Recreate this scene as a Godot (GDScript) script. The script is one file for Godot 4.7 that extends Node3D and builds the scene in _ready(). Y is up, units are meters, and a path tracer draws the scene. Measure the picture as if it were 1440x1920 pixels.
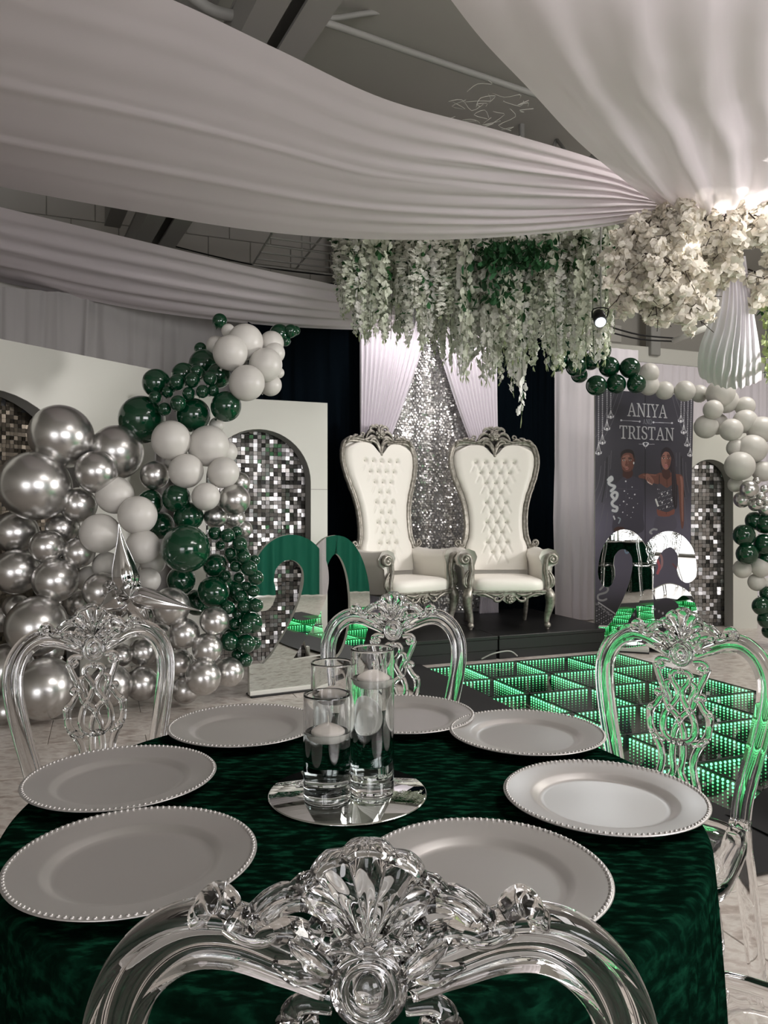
extends Node3D
# A decorated party hall: round velvet table with chargers and a candle centrepiece, clear carved chairs,
# balloon garlands, two tufted thrones on a low stage, a mirrored LED dance floor and ceiling drapes.

const F := 1387.0        # focal length in pixels of a 1440x1920 picture
const EYE := 1.25        # camera height
const TURN := 0.3662     # the stage, dance floor and walls are turned by this much
var M := {}
var counts := {}
var rng := RandomNumberGenerator.new()


func _ready():
	rng.seed = 7
	# ---- camera, light, exposure
	var cam := Camera3D.new()
	cam.name = "camera"
	cam.position = Vector3(0, EYE, 0)
	cam.fov = rad_to_deg(2.0 * atan(960.0 / F))
	cam.near = 0.02
	cam.far = 60.0
	cam.current = true
	add_child(cam)
	var env := Environment.new()
	env.background_mode = Environment.BG_COLOR
	env.background_color = Color(0.05, 0.05, 0.055)
	env.tonemap_mode = Environment.TONE_MAPPER_LINEAR
	env.tonemap_exposure = 1.17
	env.sdfgi_enabled = true
	env.ssao_enabled = true
	env.ssil_enabled = true
	var we := WorldEnvironment.new()
	we.name = "world"
	we.environment = env
	add_child(we)
	materials()
	ceiling_panel(room(3.1, 0.0, 4.55), Vector2(1.2, 2.4), Color(1.0, 0.975, 0.97), 7.5, "white ceiling light panel over the guest tables right of the viewer")
	ceiling_panel(room(5.2, -0.6, 4.55), Vector2(2.4, 1.2), Color(1.0, 0.975, 0.97), 5.0, "wide white ceiling light panel over the right side of the hall")
	ceiling_panel(room(6.4, 4.6, 4.55), Vector2(1.2, 1.2), Color(1.0, 0.98, 0.96), 6.0, "square white ceiling light panel above the photo board corner")
	softbox(room(5.9, 2.2, 0.0), 2.0, Vector3(-0.8, 1.1, -6.0), 19.0)
	shop_window("window_1", room(3.6, -6.76, 1.75), Vector2(5.0, 2.3), 26.0)
	shop_window("window_2", room(-4.6, -6.76, 1.4), Vector2(4.4, 2.6), 8.0)
	# ---- the setting
	hall()
	tiles()
	# ---- large things
	stage()
	backdrop()
	dance_floor()
	arches()
	table()
	chairs()
	thrones()
	swags()
	poster()
	numbers()
	# ---- smaller things
	plates()
	centrepiece()
	wisteria()
	blossoms()
	balloons()
	star_balloon()
	spotlight()


# ------------------------------------------------------------------ places
func P(px: float, py: float, d: float) -> Vector3:
	return Vector3((px - 720.0) * d / F, EYE - (py - 960.0) * d / F, -d)


func room(u: float, d: float, y := 0.0) -> Vector3:
	return Vector3(u * cos(TURN) - d * sin(TURN), y, -(u * sin(TURN) + d * cos(TURN)))


# ------------------------------------------------------------------ nodes
func numbered(called: String) -> String:
	var n: int = counts.get(called, 0)
	counts[called] = n + 1
	return called if n == 0 else "%s_%03d" % [called, n]


func tag(o: Node3D, label := "", category := "", group := "", kind := "") -> Node3D:
	if label: o.set_meta("label", label)
	if category: o.set_meta("category", category)
	if group: o.set_meta("group", group)
	if kind: o.set_meta("kind", kind)
	return o


func thing(called: String, label: String, category: String, at := Vector3.ZERO, turn := 0.0, group := "") -> Node3D:
	var o := Node3D.new()
	o.name = numbered(called)
	add_child(o)
	o.position = at
	o.rotation.y = turn
	tag(o, label, category, group)
	return o


func obj(called: String, mesh: Mesh, material: Material, parent: Node3D = null) -> MeshInstance3D:
	var o := MeshInstance3D.new()
	o.name = called if parent else numbered(called)
	o.mesh = mesh
	if material: o.material_override = material
	if parent: parent.add_child(o, true)
	else: add_child(o)
	return o


func structure(called: String, mesh: Mesh, material: Material, at := Vector3.ZERO, turn := 0.0) -> MeshInstance3D:
	var o := obj(called, mesh, material)
	o.position = at
	o.rotation.y = turn
	o.set_meta("kind", "structure")
	return o


func many(called: String, mesh: Mesh, material: Material, where: Array, parent: Node3D, tints := []) -> MultiMeshInstance3D:
	var mm := MultiMesh.new()
	mm.transform_format = MultiMesh.TRANSFORM_3D
	mm.use_colors = tints.size() > 0
	mm.mesh = mesh
	mm.instance_count = where.size()
	for i in where.size():
		mm.set_instance_transform(i, where[i])
		if tints.size() > 0: mm.set_instance_color(i, tints[i])
	var o := MultiMeshInstance3D.new()
	o.name = called
	o.multimesh = mm
	o.material_override = material
	parent.add_child(o, true)
	o.set_meta("kind", "stuff")
	return o


# ------------------------------------------------------------------ shapes
func begin() -> SurfaceTool:
	var s := SurfaceTool.new()
	s.begin(Mesh.PRIMITIVE_TRIANGLES)
	s.set_smooth_group(0)
	return s


func done(s: SurfaceTool, into: ArrayMesh = null) -> ArrayMesh:
	s.generate_normals()
	return s.commit(into) if into else s.commit()


func tri(s: SurfaceTool, a: Vector3, b: Vector3, c: Vector3):   # a, b, c counter-clockwise seen from outside
	s.add_vertex(a); s.add_vertex(c); s.add_vertex(b)


func quad(s: SurfaceTool, a: Vector3, b: Vector3, c: Vector3, d: Vector3):
	tri(s, a, b, c)
	tri(s, a, c, d)


func grid(s: SurfaceTool, rows: Array, wrap := false, flip := false):
	var m: int = rows[0].size()
	for i in rows.size() - 1:
		var p: PackedVector3Array = rows[i]
		var r: PackedVector3Array = rows[i + 1]
		for j in (m if wrap else m - 1):
			var k := (j + 1) % m
			if flip: quad(s, p[k], p[j], r[j], r[k])
			else: quad(s, p[j], p[k], r[k], r[j])


func grid_uv(s: SurfaceTool, rows: Array):
	var n := rows.size() - 1
	var m: int = rows[0].size() - 1
	for i in n:
		for j in m:
			var ids := [[i, j], [i, j + 1], [i + 1, j + 1], [i, j], [i + 1, j + 1], [i + 1, j]]
			for t in [0, 2, 1, 3, 5, 4]:
				var q: Array = ids[t]
				s.set_uv(Vector2(float(q[1]) / m, 1.0 - float(q[0]) / n))
				s.add_vertex(rows[q[0]][q[1]])


func box(s: SurfaceTool, c: Vector3, size: Vector3, b := Basis.IDENTITY, bevel := 0.0):
	var h := size * 0.5
	var e := minf(bevel, minf(h.x, minf(h.y, h.z)) * 0.9)
	s.set_smooth_group(-1)
	var f := func(v: Vector3) -> Vector3: return c + b * v
	for ax in 3:
		for sg in [-1.0, 1.0]:
			var n := Vector3.ZERO; n[ax] = sg * h[ax]
			var x := Vector3.ZERO; x[(ax + 1) % 3] = h[(ax + 1) % 3] - e
			var y := Vector3.ZERO; y[(ax + 2) % 3] = (h[(ax + 2) % 3] - e) * sg
			quad(s, f.call(n - x - y), f.call(n + x - y), f.call(n + x + y), f.call(n - x + y))
	if e > 0.0:
		for ax in 3:      # bevelled edges along axis ax
			var a1 := (ax + 1) % 3
			var a2 := (ax + 2) % 3
			for s1 in [-1.0, 1.0]:
				for s2 in [-1.0, 1.0]:
					var v := []
					for k in [[h[a1], h[a2] - e], [h[a1] - e, h[a2]]]:
						for l in [-1.0, 1.0]:
							var p := Vector3.ZERO
							p[ax] = l * (h[ax] - e); p[a1] = s1 * k[0]; p[a2] = s2 * k[1]
							v.append(f.call(p))
					if s1 * s2 > 0: _edge(s, v, true)
					else: _edge(s, v, false)
		for sx in [-1.0, 1.0]:
			for sy in [-1.0, 1.0]:
				for sz in [-1.0, 1.0]:
					var p1 := Vector3(sx * h.x, sy * (h.y - e), sz * (h.z - e))
					var p2 := Vector3(sx * (h.x - e), sy * h.y, sz * (h.z - e))
					var p3 := Vector3(sx * (h.x - e), sy * (h.y - e), sz * h.z)
					if sx * sy * sz > 0: tri(s, f.call(p1), f.call(p2), f.call(p3))
					else: tri(s, f.call(p1), f.call(p3), f.call(p2))
	s.set_smooth_group(0)


func _edge(s: SurfaceTool, v: Array, plus: bool):
	# v: [first row low, first row high, second row low, second row high]
	if plus: quad(s, v[0], v[2], v[3], v[1])
	else: quad(s, v[2], v[0], v[1], v[3])


func spline(pts: Array, n: int) -> PackedVector3Array:   # Catmull-Rom through the points, n samples a span
	var out := PackedVector3Array()
	for i in pts.size() - 1:
		var p0: Vector3 = pts[maxi(i - 1, 0)]
		var p1: Vector3 = pts[i]
		var p2: Vector3 = pts[i + 1]
		var p3: Vector3 = pts[mini(i + 2, pts.size() - 1)]
		for k in n:
			var t := float(k) / n
			out.append(0.5 * ((2.0 * p1) + (p2 - p0) * t + (2.0 * p0 - 5.0 * p1 + 4.0 * p2 - p3) * t * t + (3.0 * p1 - p0 - 3.0 * p2 + p3) * t * t * t))
	out.append(pts[-1])
	return out


func at_path(p: PackedVector3Array, t: float) -> Vector3:
	var x := clampf(t, 0.0, 1.0) * (p.size() - 1)
	var i := mini(int(x), p.size() - 2)
	return p[i].lerp(p[i + 1], x - i)


func ring_profile(sides: int, w := 1.0, h := 1.0) -> PackedVector2Array:
	var r := PackedVector2Array()
	for k in sides:
		var a := TAU * k / sides
		r.append(Vector2(cos(a) * w, sin(a) * h))
	return r


func size_at(size: Variant, i: int, n: int) -> float:
	if size is float or size is int: return size
	var x: float = float(i) / maxi(n - 1, 1) * (size.size() - 1)
	var k := mini(int(x), size.size() - 2)
	return lerpf(size[k], size[k + 1], x - k)


# sweeps a profile (counter-clockwise, x across the path, y along «up») along a path; size may be one number or one per point
func sweep(s: SurfaceTool, path: PackedVector3Array, profile: PackedVector2Array, size: Variant, up := Vector3(0, 0, 1), closed := false):
	var rows := []
	var n := path.size()
	var last := up
	for i in n:
		var a: Vector3 = path[(i - 1 + n) % n] if closed else path[maxi(i - 1, 0)]
		var b: Vector3 = path[(i + 1) % n] if closed else path[mini(i + 1, n - 1)]
		var t := (b - a).normalized()
		var side := last.cross(t)     # side x vertical = t
		if side.length() < 0.05: side = Vector3(1, 0.01, 0.02).cross(t)
		side = side.normalized()
		var vert := t.cross(side)
		var r := size_at(size, i, n)
		var row := PackedVector3Array()
		for q in profile:
			row.append(path[i] + side * q.x * r + vert * q.y * r)
		rows.append(row)
	if closed: rows.append(rows[0])
	grid(s, rows, true)
	if not closed:
		var m := profile.size()
		for e in [0, n - 1]:
			var c: Vector3 = Vector3.ZERO
			for q in rows[e]: c += q
			c /= m
			for j in m:
				if e == 0: tri(s, c, rows[e][(j + 1) % m], rows[e][j])
				else: tri(s, c, rows[e][j], rows[e][(j + 1) % m])


func tube(s: SurfaceTool, pts: Array, size: Variant, sides := 8, n := 4, flat := Vector2.ONE, up := Vector3(0, 0, 1)):
	sweep(s, spline(pts, n), ring_profile(sides, flat.x, flat.y), size, up)


func lathe(s: SurfaceTool, profile: Array, segs := 32, at := Vector3.ZERO, tall := Vector3(0, 1, 0)):
	var b := Basis.IDENTITY
	if tall != Vector3(0, 1, 0):
		var x := tall.cross(Vector3(0.3, 0.2, 1)).normalized()
		b = Basis(x, tall.normalized(), x.cross(tall.normalized()))
	var rows := []
	for q in profile:
		var row := PackedVector3Array()
		for k in segs:
			var a := TAU * k / segs
			row.append(at + b * Vector3(q.x * cos(a), q.y, -q.x * sin(a)))
		rows.append(row)
	grid(s, rows, true)


func ball(s: SurfaceTool, c: Vector3, r: Vector3, segs := 10, rings := 7, b := Basis.IDENTITY):
	var rows := []
	for i in rings + 1:
		var e := PI * (float(i) / rings - 0.5)
		var row := PackedVector3Array()
		for k in segs:
			var a := TAU * k / segs
			row.append(c + b * (Vector3(cos(e) * cos(a), sin(e), -cos(e) * sin(a)) * r))
		rows.append(row)
	grid(s, rows, true)


# a flat outline (counter-clockwise in x, y) given thickness along z
func slab(s: SurfaceTool, outline: PackedVector2Array, z0: float, z1: float, x := Transform3D.IDENTITY, faces := 3):
	var ids := Geometry2D.triangulate_polygon(outline)
	s.set_smooth_group(-1)
	for i in range(0, ids.size(), 3):
		var a := outline[ids[i]]
		var b := outline[ids[i + 1]]
		var c := outline[ids[i + 2]]
		if (b - a).cross(c - a) < 0:
			var k := b; b = c; c = k
		if faces & 1: tri(s, x * Vector3(a.x, a.y, z1), x * Vector3(b.x, b.y, z1), x * Vector3(c.x, c.y, z1))
		if faces & 2: tri(s, x * Vector3(a.x, a.y, z0), x * Vector3(c.x, c.y, z0), x * Vector3(b.x, b.y, z0))
	if faces & 2:
		for i in outline.size():
			var a := outline[i]
			var b := outline[(i + 1) % outline.size()]
			quad(s, x * Vector3(a.x, a.y, z0), x * Vector3(b.x, b.y, z0), x * Vector3(b.x, b.y, z1), x * Vector3(a.x, a.y, z1))
	s.set_smooth_group(0)


# ------------------------------------------------------------------ materials
func paint(key: String, c: Color, rough := 0.6, metal := 0.0) -> StandardMaterial3D:
	var m := StandardMaterial3D.new()
	m.resource_name = key
	m.albedo_color = c
	m.roughness = rough
	m.metallic = metal
	M[key] = m
	return m


func noise_map(freq: float, colours: Array, size := 512, kind := FastNoiseLite.TYPE_SIMPLEX_SMOOTH, warp := 0.0, seed_ := 1, octaves := 4) -> NoiseTexture2D:
	var n := FastNoiseLite.new()
	n.noise_type = kind
	n.frequency = freq
	n.seed = seed_
	n.fractal_octaves = octaves
	if warp > 0.0:
		n.domain_warp_enabled = true
		n.domain_warp_amplitude = warp
		n.domain_warp_frequency = freq * 0.7
	var g := Gradient.new()
	var o := PackedFloat32Array()
	var c := PackedColorArray()
	for q in colours:
		o.append(q[0]); c.append(q[1])
	g.offsets = o
	g.colors = c
	var t := NoiseTexture2D.new()
	t.width = size
	t.height = size
	t.seamless = true
	t.noise = n
	t.color_ramp = g
	return t


func world_mapped(m: StandardMaterial3D, t: Texture2D, scale: float, stretch := Vector3.ONE) -> void:
	m.albedo_texture = t
	m.uv1_triplanar = true
	m.uv1_world_triplanar = true
	m.uv1_scale = stretch * scale


func materials():
	var m := paint("sheer", Color(0.975, 0.94, 0.955, 0.90), 0.85)
	m.transparency = BaseMaterial3D.TRANSPARENCY_ALPHA
	m.backlight_enabled = true
	m.backlight = Color(0.55, 0.54, 0.54)
	m = paint("drape_grey", Color(0.66, 0.65, 0.64), 0.9)
	m = paint("drape_white", Color(0.90, 0.88, 0.90), 0.85)
	m.backlight_enabled = true
	m.backlight = Color(0.3, 0.3, 0.3)
	m = paint("navy_velvet", Color(0.035, 0.06, 0.08), 0.9)
	m.specular_mode = BaseMaterial3D.SPECULAR_DISABLED
	m = paint("velvet", Color(0.75, 1.0, 0.88), 0.8)
	world_mapped(m, noise_map(0.02, [[0.0, Color(0.03, 0.06, 0.05)], [0.45, Color(0.035, 0.085, 0.07)], [0.6, Color(0.05, 0.12, 0.10)], [0.75, Color(0.09, 0.20, 0.165)], [1.0, Color(0.14, 0.30, 0.25)]], 512, FastNoiseLite.TYPE_SIMPLEX_SMOOTH, 30.0, 4), 4.0, Vector3(0.5, 1.0, 1.5))
	m.specular_mode = BaseMaterial3D.SPECULAR_DISABLED
	var nt := noise_map(0.035, [[0.0, Color(0, 0, 0)], [1.0, Color(1, 1, 1)]], 512, FastNoiseLite.TYPE_SIMPLEX_SMOOTH, 40.0, 12, 5)
	m.heightmap_enabled = true
	m.heightmap_texture = nt
	m.heightmap_scale = 0.1
	m = paint("emerald", Color(0.09, 0.49, 0.40), 0.7)
	m = paint("ceiling", Color(0.66, 0.65, 0.62), 0.9)
	m = paint("steel", Color(0.60, 0.60, 0.58), 0.55)
	m = paint("block", Color(0.74, 0.73, 0.70), 0.9)
	m = paint("mortar", Color(0.62, 0.61, 0.58), 0.95)
	m = paint("dark_line", Color(0.05, 0.05, 0.05), 0.8)
	m = paint("marble", Color(1, 1, 1), 0.28)
	world_mapped(m, noise_map(0.012, [[0.0, Color(0.60, 0.56, 0.53)], [0.38, Color(0.76, 0.73, 0.70)], [0.5, Color(0.80, 0.78, 0.75)], [0.62, Color(0.73, 0.69, 0.66)], [1.0, Color(0.52, 0.47, 0.43)]], 1024, FastNoiseLite.TYPE_SIMPLEX_SMOOTH, 60.0, 9, 5), 0.55, Vector3(1.0, 1.0, 1.9))
	m = paint("grout", Color(0.56, 0.53, 0.50), 0.9)
	m = paint("black", Color(0.035, 0.035, 0.037), 0.5)
	m = paint("black_mat", Color(0.07, 0.07, 0.075), 0.85)
	m = paint("stage_top", Color(0.06, 0.06, 0.06), 0.45)
	world_mapped(m, noise_map(0.03, [[0.0, Color(0.7, 0.7, 0.7)], [0.6, Color(0.9, 0.9, 0.9)], [0.72, Color(1.0, 1.0, 1.0)], [1.0, Color(1, 1, 1)]], 256), 2.0)
	m = paint("panel_white", Color(0.82, 0.82, 0.785), 0.55)
	m = paint("reveal", Color(0.62, 0.62, 0.60), 0.6)
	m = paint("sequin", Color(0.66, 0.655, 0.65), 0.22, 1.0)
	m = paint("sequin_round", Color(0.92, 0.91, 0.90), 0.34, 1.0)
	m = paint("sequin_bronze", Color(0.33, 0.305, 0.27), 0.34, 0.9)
	m = paint("sequin_back", Color(0.16, 0.16, 0.16), 0.6)
	m = paint("sequin_cloth", Color(0.60, 0.595, 0.59), 0.6)
	m = paint("chrome_balloon", Color(0.80, 0.795, 0.785), 0.27, 0.95)
	m = paint("white_balloon", Color(0.79, 0.78, 0.755), 0.38)
	m = paint("green_balloon", Color(0.01, 0.215, 0.125), 0.14)
	m.clearcoat_enabled = true; m.clearcoat = 0.6; m.clearcoat_roughness = 0.06
	m = paint("foil", Color(0.86, 0.86, 0.86), 0.07, 1.0)
	m = paint("mirror", Color(0.93, 0.94, 0.93), 0.01, 1.0)
	m = paint("charger", Color(0.80, 0.79, 0.78), 0.36, 0.75)
	m = paint("upholstery", Color(0.90, 0.885, 0.85), 0.42)
	m = paint("button", Color(0.72, 0.71, 0.67), 0.4)
	m = paint("antique", Color(1, 1, 1), 0.38, 0.55)
	m.uv1_triplanar = true; m.uv1_scale = Vector3.ONE * 3.0
	m.albedo_texture = noise_map(0.03, [[0.0, Color(0.36, 0.34, 0.31)], [0.45, Color(0.56, 0.545, 0.51)], [1.0, Color(0.70, 0.68, 0.64)]], 256)
	m = paint("antique_dark", Color(0.16, 0.145, 0.13), 0.5, 0.4)
	m = paint("wax", Color(0.93, 0.905, 0.87), 0.5)
	m = paint("acrylic", Color(1, 1, 1, 0.0), 0.0)
	m.refraction_enabled = true; m.refraction_scale = 0.047
	m = paint("glass", Color(1, 1, 1, 0.0), 0.0)
	m.refraction_enabled = true; m.refraction_scale = 0.05
	m = paint("water", Color(0.97, 1, 0.99, 0.0), 0.0)
	m.refraction_enabled = true; m.refraction_scale = 0.033
	m = paint("floor_glass", Color(0.02, 0.03, 0.025, 0.22), 0.02)
	m.transparency = BaseMaterial3D.TRANSPARENCY_ALPHA
	m = paint("well", Color(0.20, 0.21, 0.20), 0.5)
	m.albedo_color = Color(0.16, 0.17, 0.165)
	m = paint("well_mirror", Color(0.34, 0.36, 0.35), 0.08, 1.0)
	m = paint("led", Color(1, 1, 1), 0.5)
	m.shading_mode = BaseMaterial3D.SHADING_MODE_UNSHADED
	m.vertex_color_use_as_albedo = true
	m = paint("petals", Color(1, 1, 1), 0.75)
	m.vertex_color_use_as_albedo = true
	m.backlight_enabled = true
	m.backlight = Color(0.5, 0.5, 0.5)
	m = paint("lamp_glow", Color(1, 1, 1), 0.5)
	m.emission_enabled = true; m.emission = Color(1.0, 0.98, 0.95); m.emission_energy_multiplier = 3.0
	m = paint("window_glow", Color(1, 1, 1), 0.5)
	m.emission_enabled = true; m.emission = Color(0.96, 0.98, 1.0); m.emission_energy_multiplier = 2.0
	m = paint("spot_glow", Color(1, 1, 1), 0.5)
	m.emission_enabled = true; m.emission = Color(0.95, 0.98, 1.0); m.emission_energy_multiplier = 5.0
	m = paint("silver_ink", Color(0.74, 0.74, 0.76), 0.35, 0.3)
	m = paint("grey_ink", Color(0.50, 0.50, 0.54), 0.5)
	m = paint("wick", Color(0.85, 0.83, 0.78), 0.8)


func ceiling_panel(at: Vector3, size: Vector2, c: Color, energy: float, label: String):
	var o := thing("ceiling_light", label, "ceiling light", at, TURN)
	var s := begin()
	box(s, Vector3(0, 0.02, 0), Vector3(size.x + 0.06, 0.05, size.y + 0.06), Basis.IDENTITY, 0.006)
	obj("frame", done(s), M.steel, o)
	s = begin()
	box(s, Vector3(0, -0.008, 0), Vector3(size.x, 0.01, size.y))
	obj("diffuser_panel", done(s), M.lamp_glow, o)
	var l := AreaLight3D.new()
	l.name = "lamp_light"
	l.area_size = size
	l.light_color = c
	l.light_energy = energy
	l.shadow_enabled = true
	l.area_range = 20.0
	add_child(l, true)
	l.position = at + Vector3(0, -0.02, 0)
	l.rotation = Vector3(-PI / 2, TURN, 0)


# daylight window of the street front, behind the viewer
func shop_window(called: String, at: Vector3, size: Vector2, energy: float):
	var o := Node3D.new()
	o.name = called
	add_child(o)
	o.position = at
	o.rotation.y = TURN + PI
	o.set_meta("kind", "structure")
	var s := begin()
	for k in 2:
		box(s, Vector3(0, (k - 0.5) * (size.y + 0.06), 0), Vector3(size.x + 0.12, 0.06, 0.08))
	for k in 4:
		box(s, Vector3((k / 3.0 - 0.5) * (size.x + 0.06), 0, 0), Vector3(0.06, size.y, 0.08))
	obj("window_frame", done(s), M.steel, o)
	s = begin()
	box(s, Vector3(0, 0, -0.02), Vector3(size.x, size.y, 0.01))
	obj("window_pane", done(s), M.window_glow, o)
	var l := AreaLight3D.new()
	l.name = "window_light"
	l.area_size = size
	l.light_color = Color(1.0, 0.975, 0.99)
	l.light_energy = energy
	l.shadow_enabled = true
	l.area_range = 30.0
	add_child(l, true)
	l.transform = o.transform * Transform3D(Basis(Vector3.UP, PI), Vector3(0, 0, 0.06))
	l.position = at + (o.basis * Vector3(0, 0, 1)) * 0.06
	l.rotation = Vector3(0, TURN, 0) + Vector3(0, 0, 0)


# photographer's lamp on a tripod, right of the picture, that lights the stage
func softbox(at: Vector3, high: float, aim: Vector3, energy: float):
	var o := thing("studio_lamp", "square studio lamp on a tripod, outside the right edge, aimed at the thrones", "lamp", at)
	var head := Transform3D(Basis.looking_at((aim - (at + Vector3(0, high, 0))).normalized()), Vector3(0, high, 0))
	var s := begin()
	tube(s, [Vector3(0, 0.3, 0), Vector3(0, high, 0)], 0.016, 8, 2, Vector2.ONE, Vector3(0, 0.1, 1))
	obj("pole", done(s), M.black, o)
	for k in 3:
		s = begin()
		var a := TAU * k / 3
		tube(s, [Vector3(0, 0.75, 0), Vector3(0.45 * cos(a), 0.01, 0.45 * sin(a))], 0.012, 8, 2, Vector2.ONE, Vector3(0, 1, 0.1))
		obj("leg", done(s), M.black, o)
	s = begin()
	box(s, head * Vector3(0, 0, 0.09), Vector3(0.84, 0.84, 0.16), head.basis, 0.02)
	obj("housing", done(s), M.black, o)
	s = begin()
	box(s, head * Vector3(0, 0, 0.004), Vector3(0.8, 0.8, 0.008), head.basis)
	obj("diffuser", done(s), M.lamp_glow, o)
	var l := SpotLight3D.new()
	l.name = "studio_light"
	l.spot_angle = 36.0
	l.spot_angle_attenuation = 0.8
	l.spot_range = 25.0
	l.spot_attenuation = 2.0
	l.light_size = 0.35
	l.light_color = Color(1.0, 0.98, 0.975)
	l.light_energy = energy
	l.shadow_enabled = true
	add_child(l, true)
	l.transform = Transform3D(head.basis, at + head * Vector3(0, 0, -0.02))


# ------------------------------------------------------------------ the hall
func hall():
	var b := Basis(Vector3.UP, TURN)
	# floor bed in four pieces round the shallow well of the dance floor (u 2.235..4.235, d 1.86..5.36)
	var s := begin()
	for r in [[-7.0, 2.235, -7.0, 9.0], [4.235, 10.0, -7.0, 9.0], [2.235, 4.235, -7.0, 1.86], [2.235, 4.235, 5.36, 9.0]]:
		box(s, Vector3((r[0] + r[1]) / 2, -0.16, -(r[2] + r[3]) / 2), Vector3(r[1] - r[0], 0.30, r[3] - r[2]))
	structure("floor", done(s), M.grout, Vector3.ZERO, TURN)
	s = begin()
	box(s, Vector3(1.5, 4.70, -1.0), Vector3(17.4, 0.2, 16.4))
	structure("ceiling", done(s), M.ceiling, Vector3.ZERO, TURN)
	s = begin()
	box(s, Vector3(1.5, 2.3, -8.35), Vector3(17.4, 4.7, 0.2))
	var back := structure("wall_back", done(s), M.mortar, Vector3.ZERO, TURN)
	# painted blocks, proud of their joints, where the drapes leave the wall bare
	var blk := begin()
	box(blk, Vector3.ZERO, Vector3(0.454, 0.231, 0.03), Basis.IDENTITY, 0.006)
	var bm := done(blk)
	for row in range(12, 20):
		for k in 17:
			var bx := -1.2 + k * 0.46 + (0.23 if row % 2 else 0.0)
			var o := obj("block", bm, M.block, back)
			o.position = Vector3(bx, 0.115 + row * 0.237, -8.247)
	s = begin()
	box(s, Vector3(-6.9, 2.3, -1.0), Vector3(0.2, 4.7, 16.4))
	structure("wall_left", done(s), M.block, Vector3.ZERO, TURN)
	s = begin()
	box(s, Vector3(9.9, 2.3, -1.0), Vector3(0.2, 4.7, 16.4))
	structure("wall_right", done(s), M.block, Vector3.ZERO, TURN)
	s = begin()
	box(s, Vector3(1.5, 2.3, 6.9), Vector3(17.4, 4.7, 0.2))
	structure("wall_front", done(s), M.block, Vector3.ZERO, TURN)
	# pelmet over the drapes at the right of the back wall
	s = begin()
	box(s, Vector3(7.2, 3.36, -8.12), Vector3(5.0, 0.22, 0.24), Basis.IDENTITY, 0.01)
	structure("trim_1", done(s), M.panel_white, Vector3.ZERO, TURN)

	# wall drapes
	curtain("wall_drape", "grey gathered drape hung on the wall behind the balloons and the tall arch panel", -4.2, 1.35, 7.75, 0.02, 3.36, 0.055, 0.2, M.drape_grey, 3)
	curtain("wall_drape", "pale grey pleated drape between the dark stage drape and the photo board", 4.66, 5.9, 7.05, 0.02, 3.15, 0.035, 0.16, M.drape_white, 5)
	curtain("wall_drape", "white pleated drape under the white pelmet behind the white balloon garland", 5.9, 9.2, 7.95, 0.02, 3.24, 0.03, 0.13, M.drape_white, 8)
	# emerald drape with a sheer strip at the right of the viewer, which the mirrored numbers show
	for q in [[0.0, 1.15, M.emerald, "emerald green drape at the right of the viewer, seen only in the mirrored numbers"], [1.15, 1.4, M.drape_white, "narrow white drape strip between two emerald green drapes, seen only in mirrors"], [1.4, 2.7, M.emerald, "emerald green drape beyond the white strip, seen only in the mirrored numbers"]]:
		var s2 := begin()
		var rows := []
		for i in 3:
			var row := PackedVector3Array()
			for j in 61:
				var t: float = lerpf(q[0], q[1], j / 60.0)
				row.append(Vector3(4.9 - 0.67 * t, [0.02, 1.1, 2.3][i], -2.5 + 0.74 * t) + Vector3(-0.74, 0, -0.67) * 0.03 * sin(t * 34.0 + sin(t * 9.0)))
			rows.append(row)
		grid(s2, rows)
		tag(obj("standing_drape", done(s2), q[2]), q[3], "drape")

	# roof steel
	beam("roof_beam", "double channel steel roof beam with a hook, above the big white swag", 0.72, 2.2, 7.9, 3.85, true)
	beam("roof_beam", "single dark steel roof beam at the upper left of the double beam", 0.42, 2.6, 7.9, 4.22, false)
	beam("roof_beam", "steel roof beam half hidden behind the gathered drape above the flowers", 3.75, 4.6, 8.1, 4.1, false)
	var pipes := [
		["grey conduit pipe running under the ceiling to the right of the double beam", [P(500, -40, 4.3), P(540, 18, 4.4), P(640, 52, 4.6), P(800, 108, 5.0), P(1000, 176, 5.4), P(1150, 226, 5.8)], 0.022],
		["bent upper conduit pipe just under the ceiling", [P(500, -10, 4.5), P(556, 22, 4.6), P(620, 34, 4.8), P(720, 22, 5.0), P(900, 24, 5.4)], 0.018],
		["short pipe crossing behind the double roof beam", [P(350, -14, 3.9), P(400, 20, 3.95), P(470, 36, 4.0)], 0.03],
		["slim vertical drop pipe under the far roof beam", [P(978, 205, 6.4), P(978, 262, 6.4)], 0.026],
	]
	for q in pipes:
		s = begin()
		tube(s, q[1], q[2], 10, 5, Vector2.ONE, Vector3(0, 1, 0.2))
		tag(obj("conduit_pipe", done(s), M.steel), q[0], "pipe")
	s = begin()
	tube(s, [P(290, 452, 7.9), P(400, 480, 7.95), P(520, 505, 8.0), P(655, 520, 8.1)], 0.008, 6, 6, Vector2.ONE, Vector3(0, 1, 0.2))
	tag(obj("wall_cable", done(s), M.dark_line), "thin black cable sagging across the painted block wall", "cable")
	s = begin()
	tube(s, [P(1140, 612, 8.6), P(1200, 628, 8.7), P(1262, 634, 8.8)], 0.010, 6, 4, Vector2.ONE, Vector3(0, 1, 0.2))
	tube(s, [P(1140, 622, 8.6), P(1200, 636, 8.7), P(1262, 640, 8.8)], 0.010, 6, 4, Vector2.ONE, Vector3(0, 1, 0.2))
	tag(obj("wall_cable", done(s), M.dark_line), "pair of dark cables above the white pelmet", "cable")
	s = begin()
	var tr := Transform3D(b, room(6.95, 8.0, 3.9))
	box(s, tr.origin, Vector3(0.16, 1.1, 0.12), b, 0.01)
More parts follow.
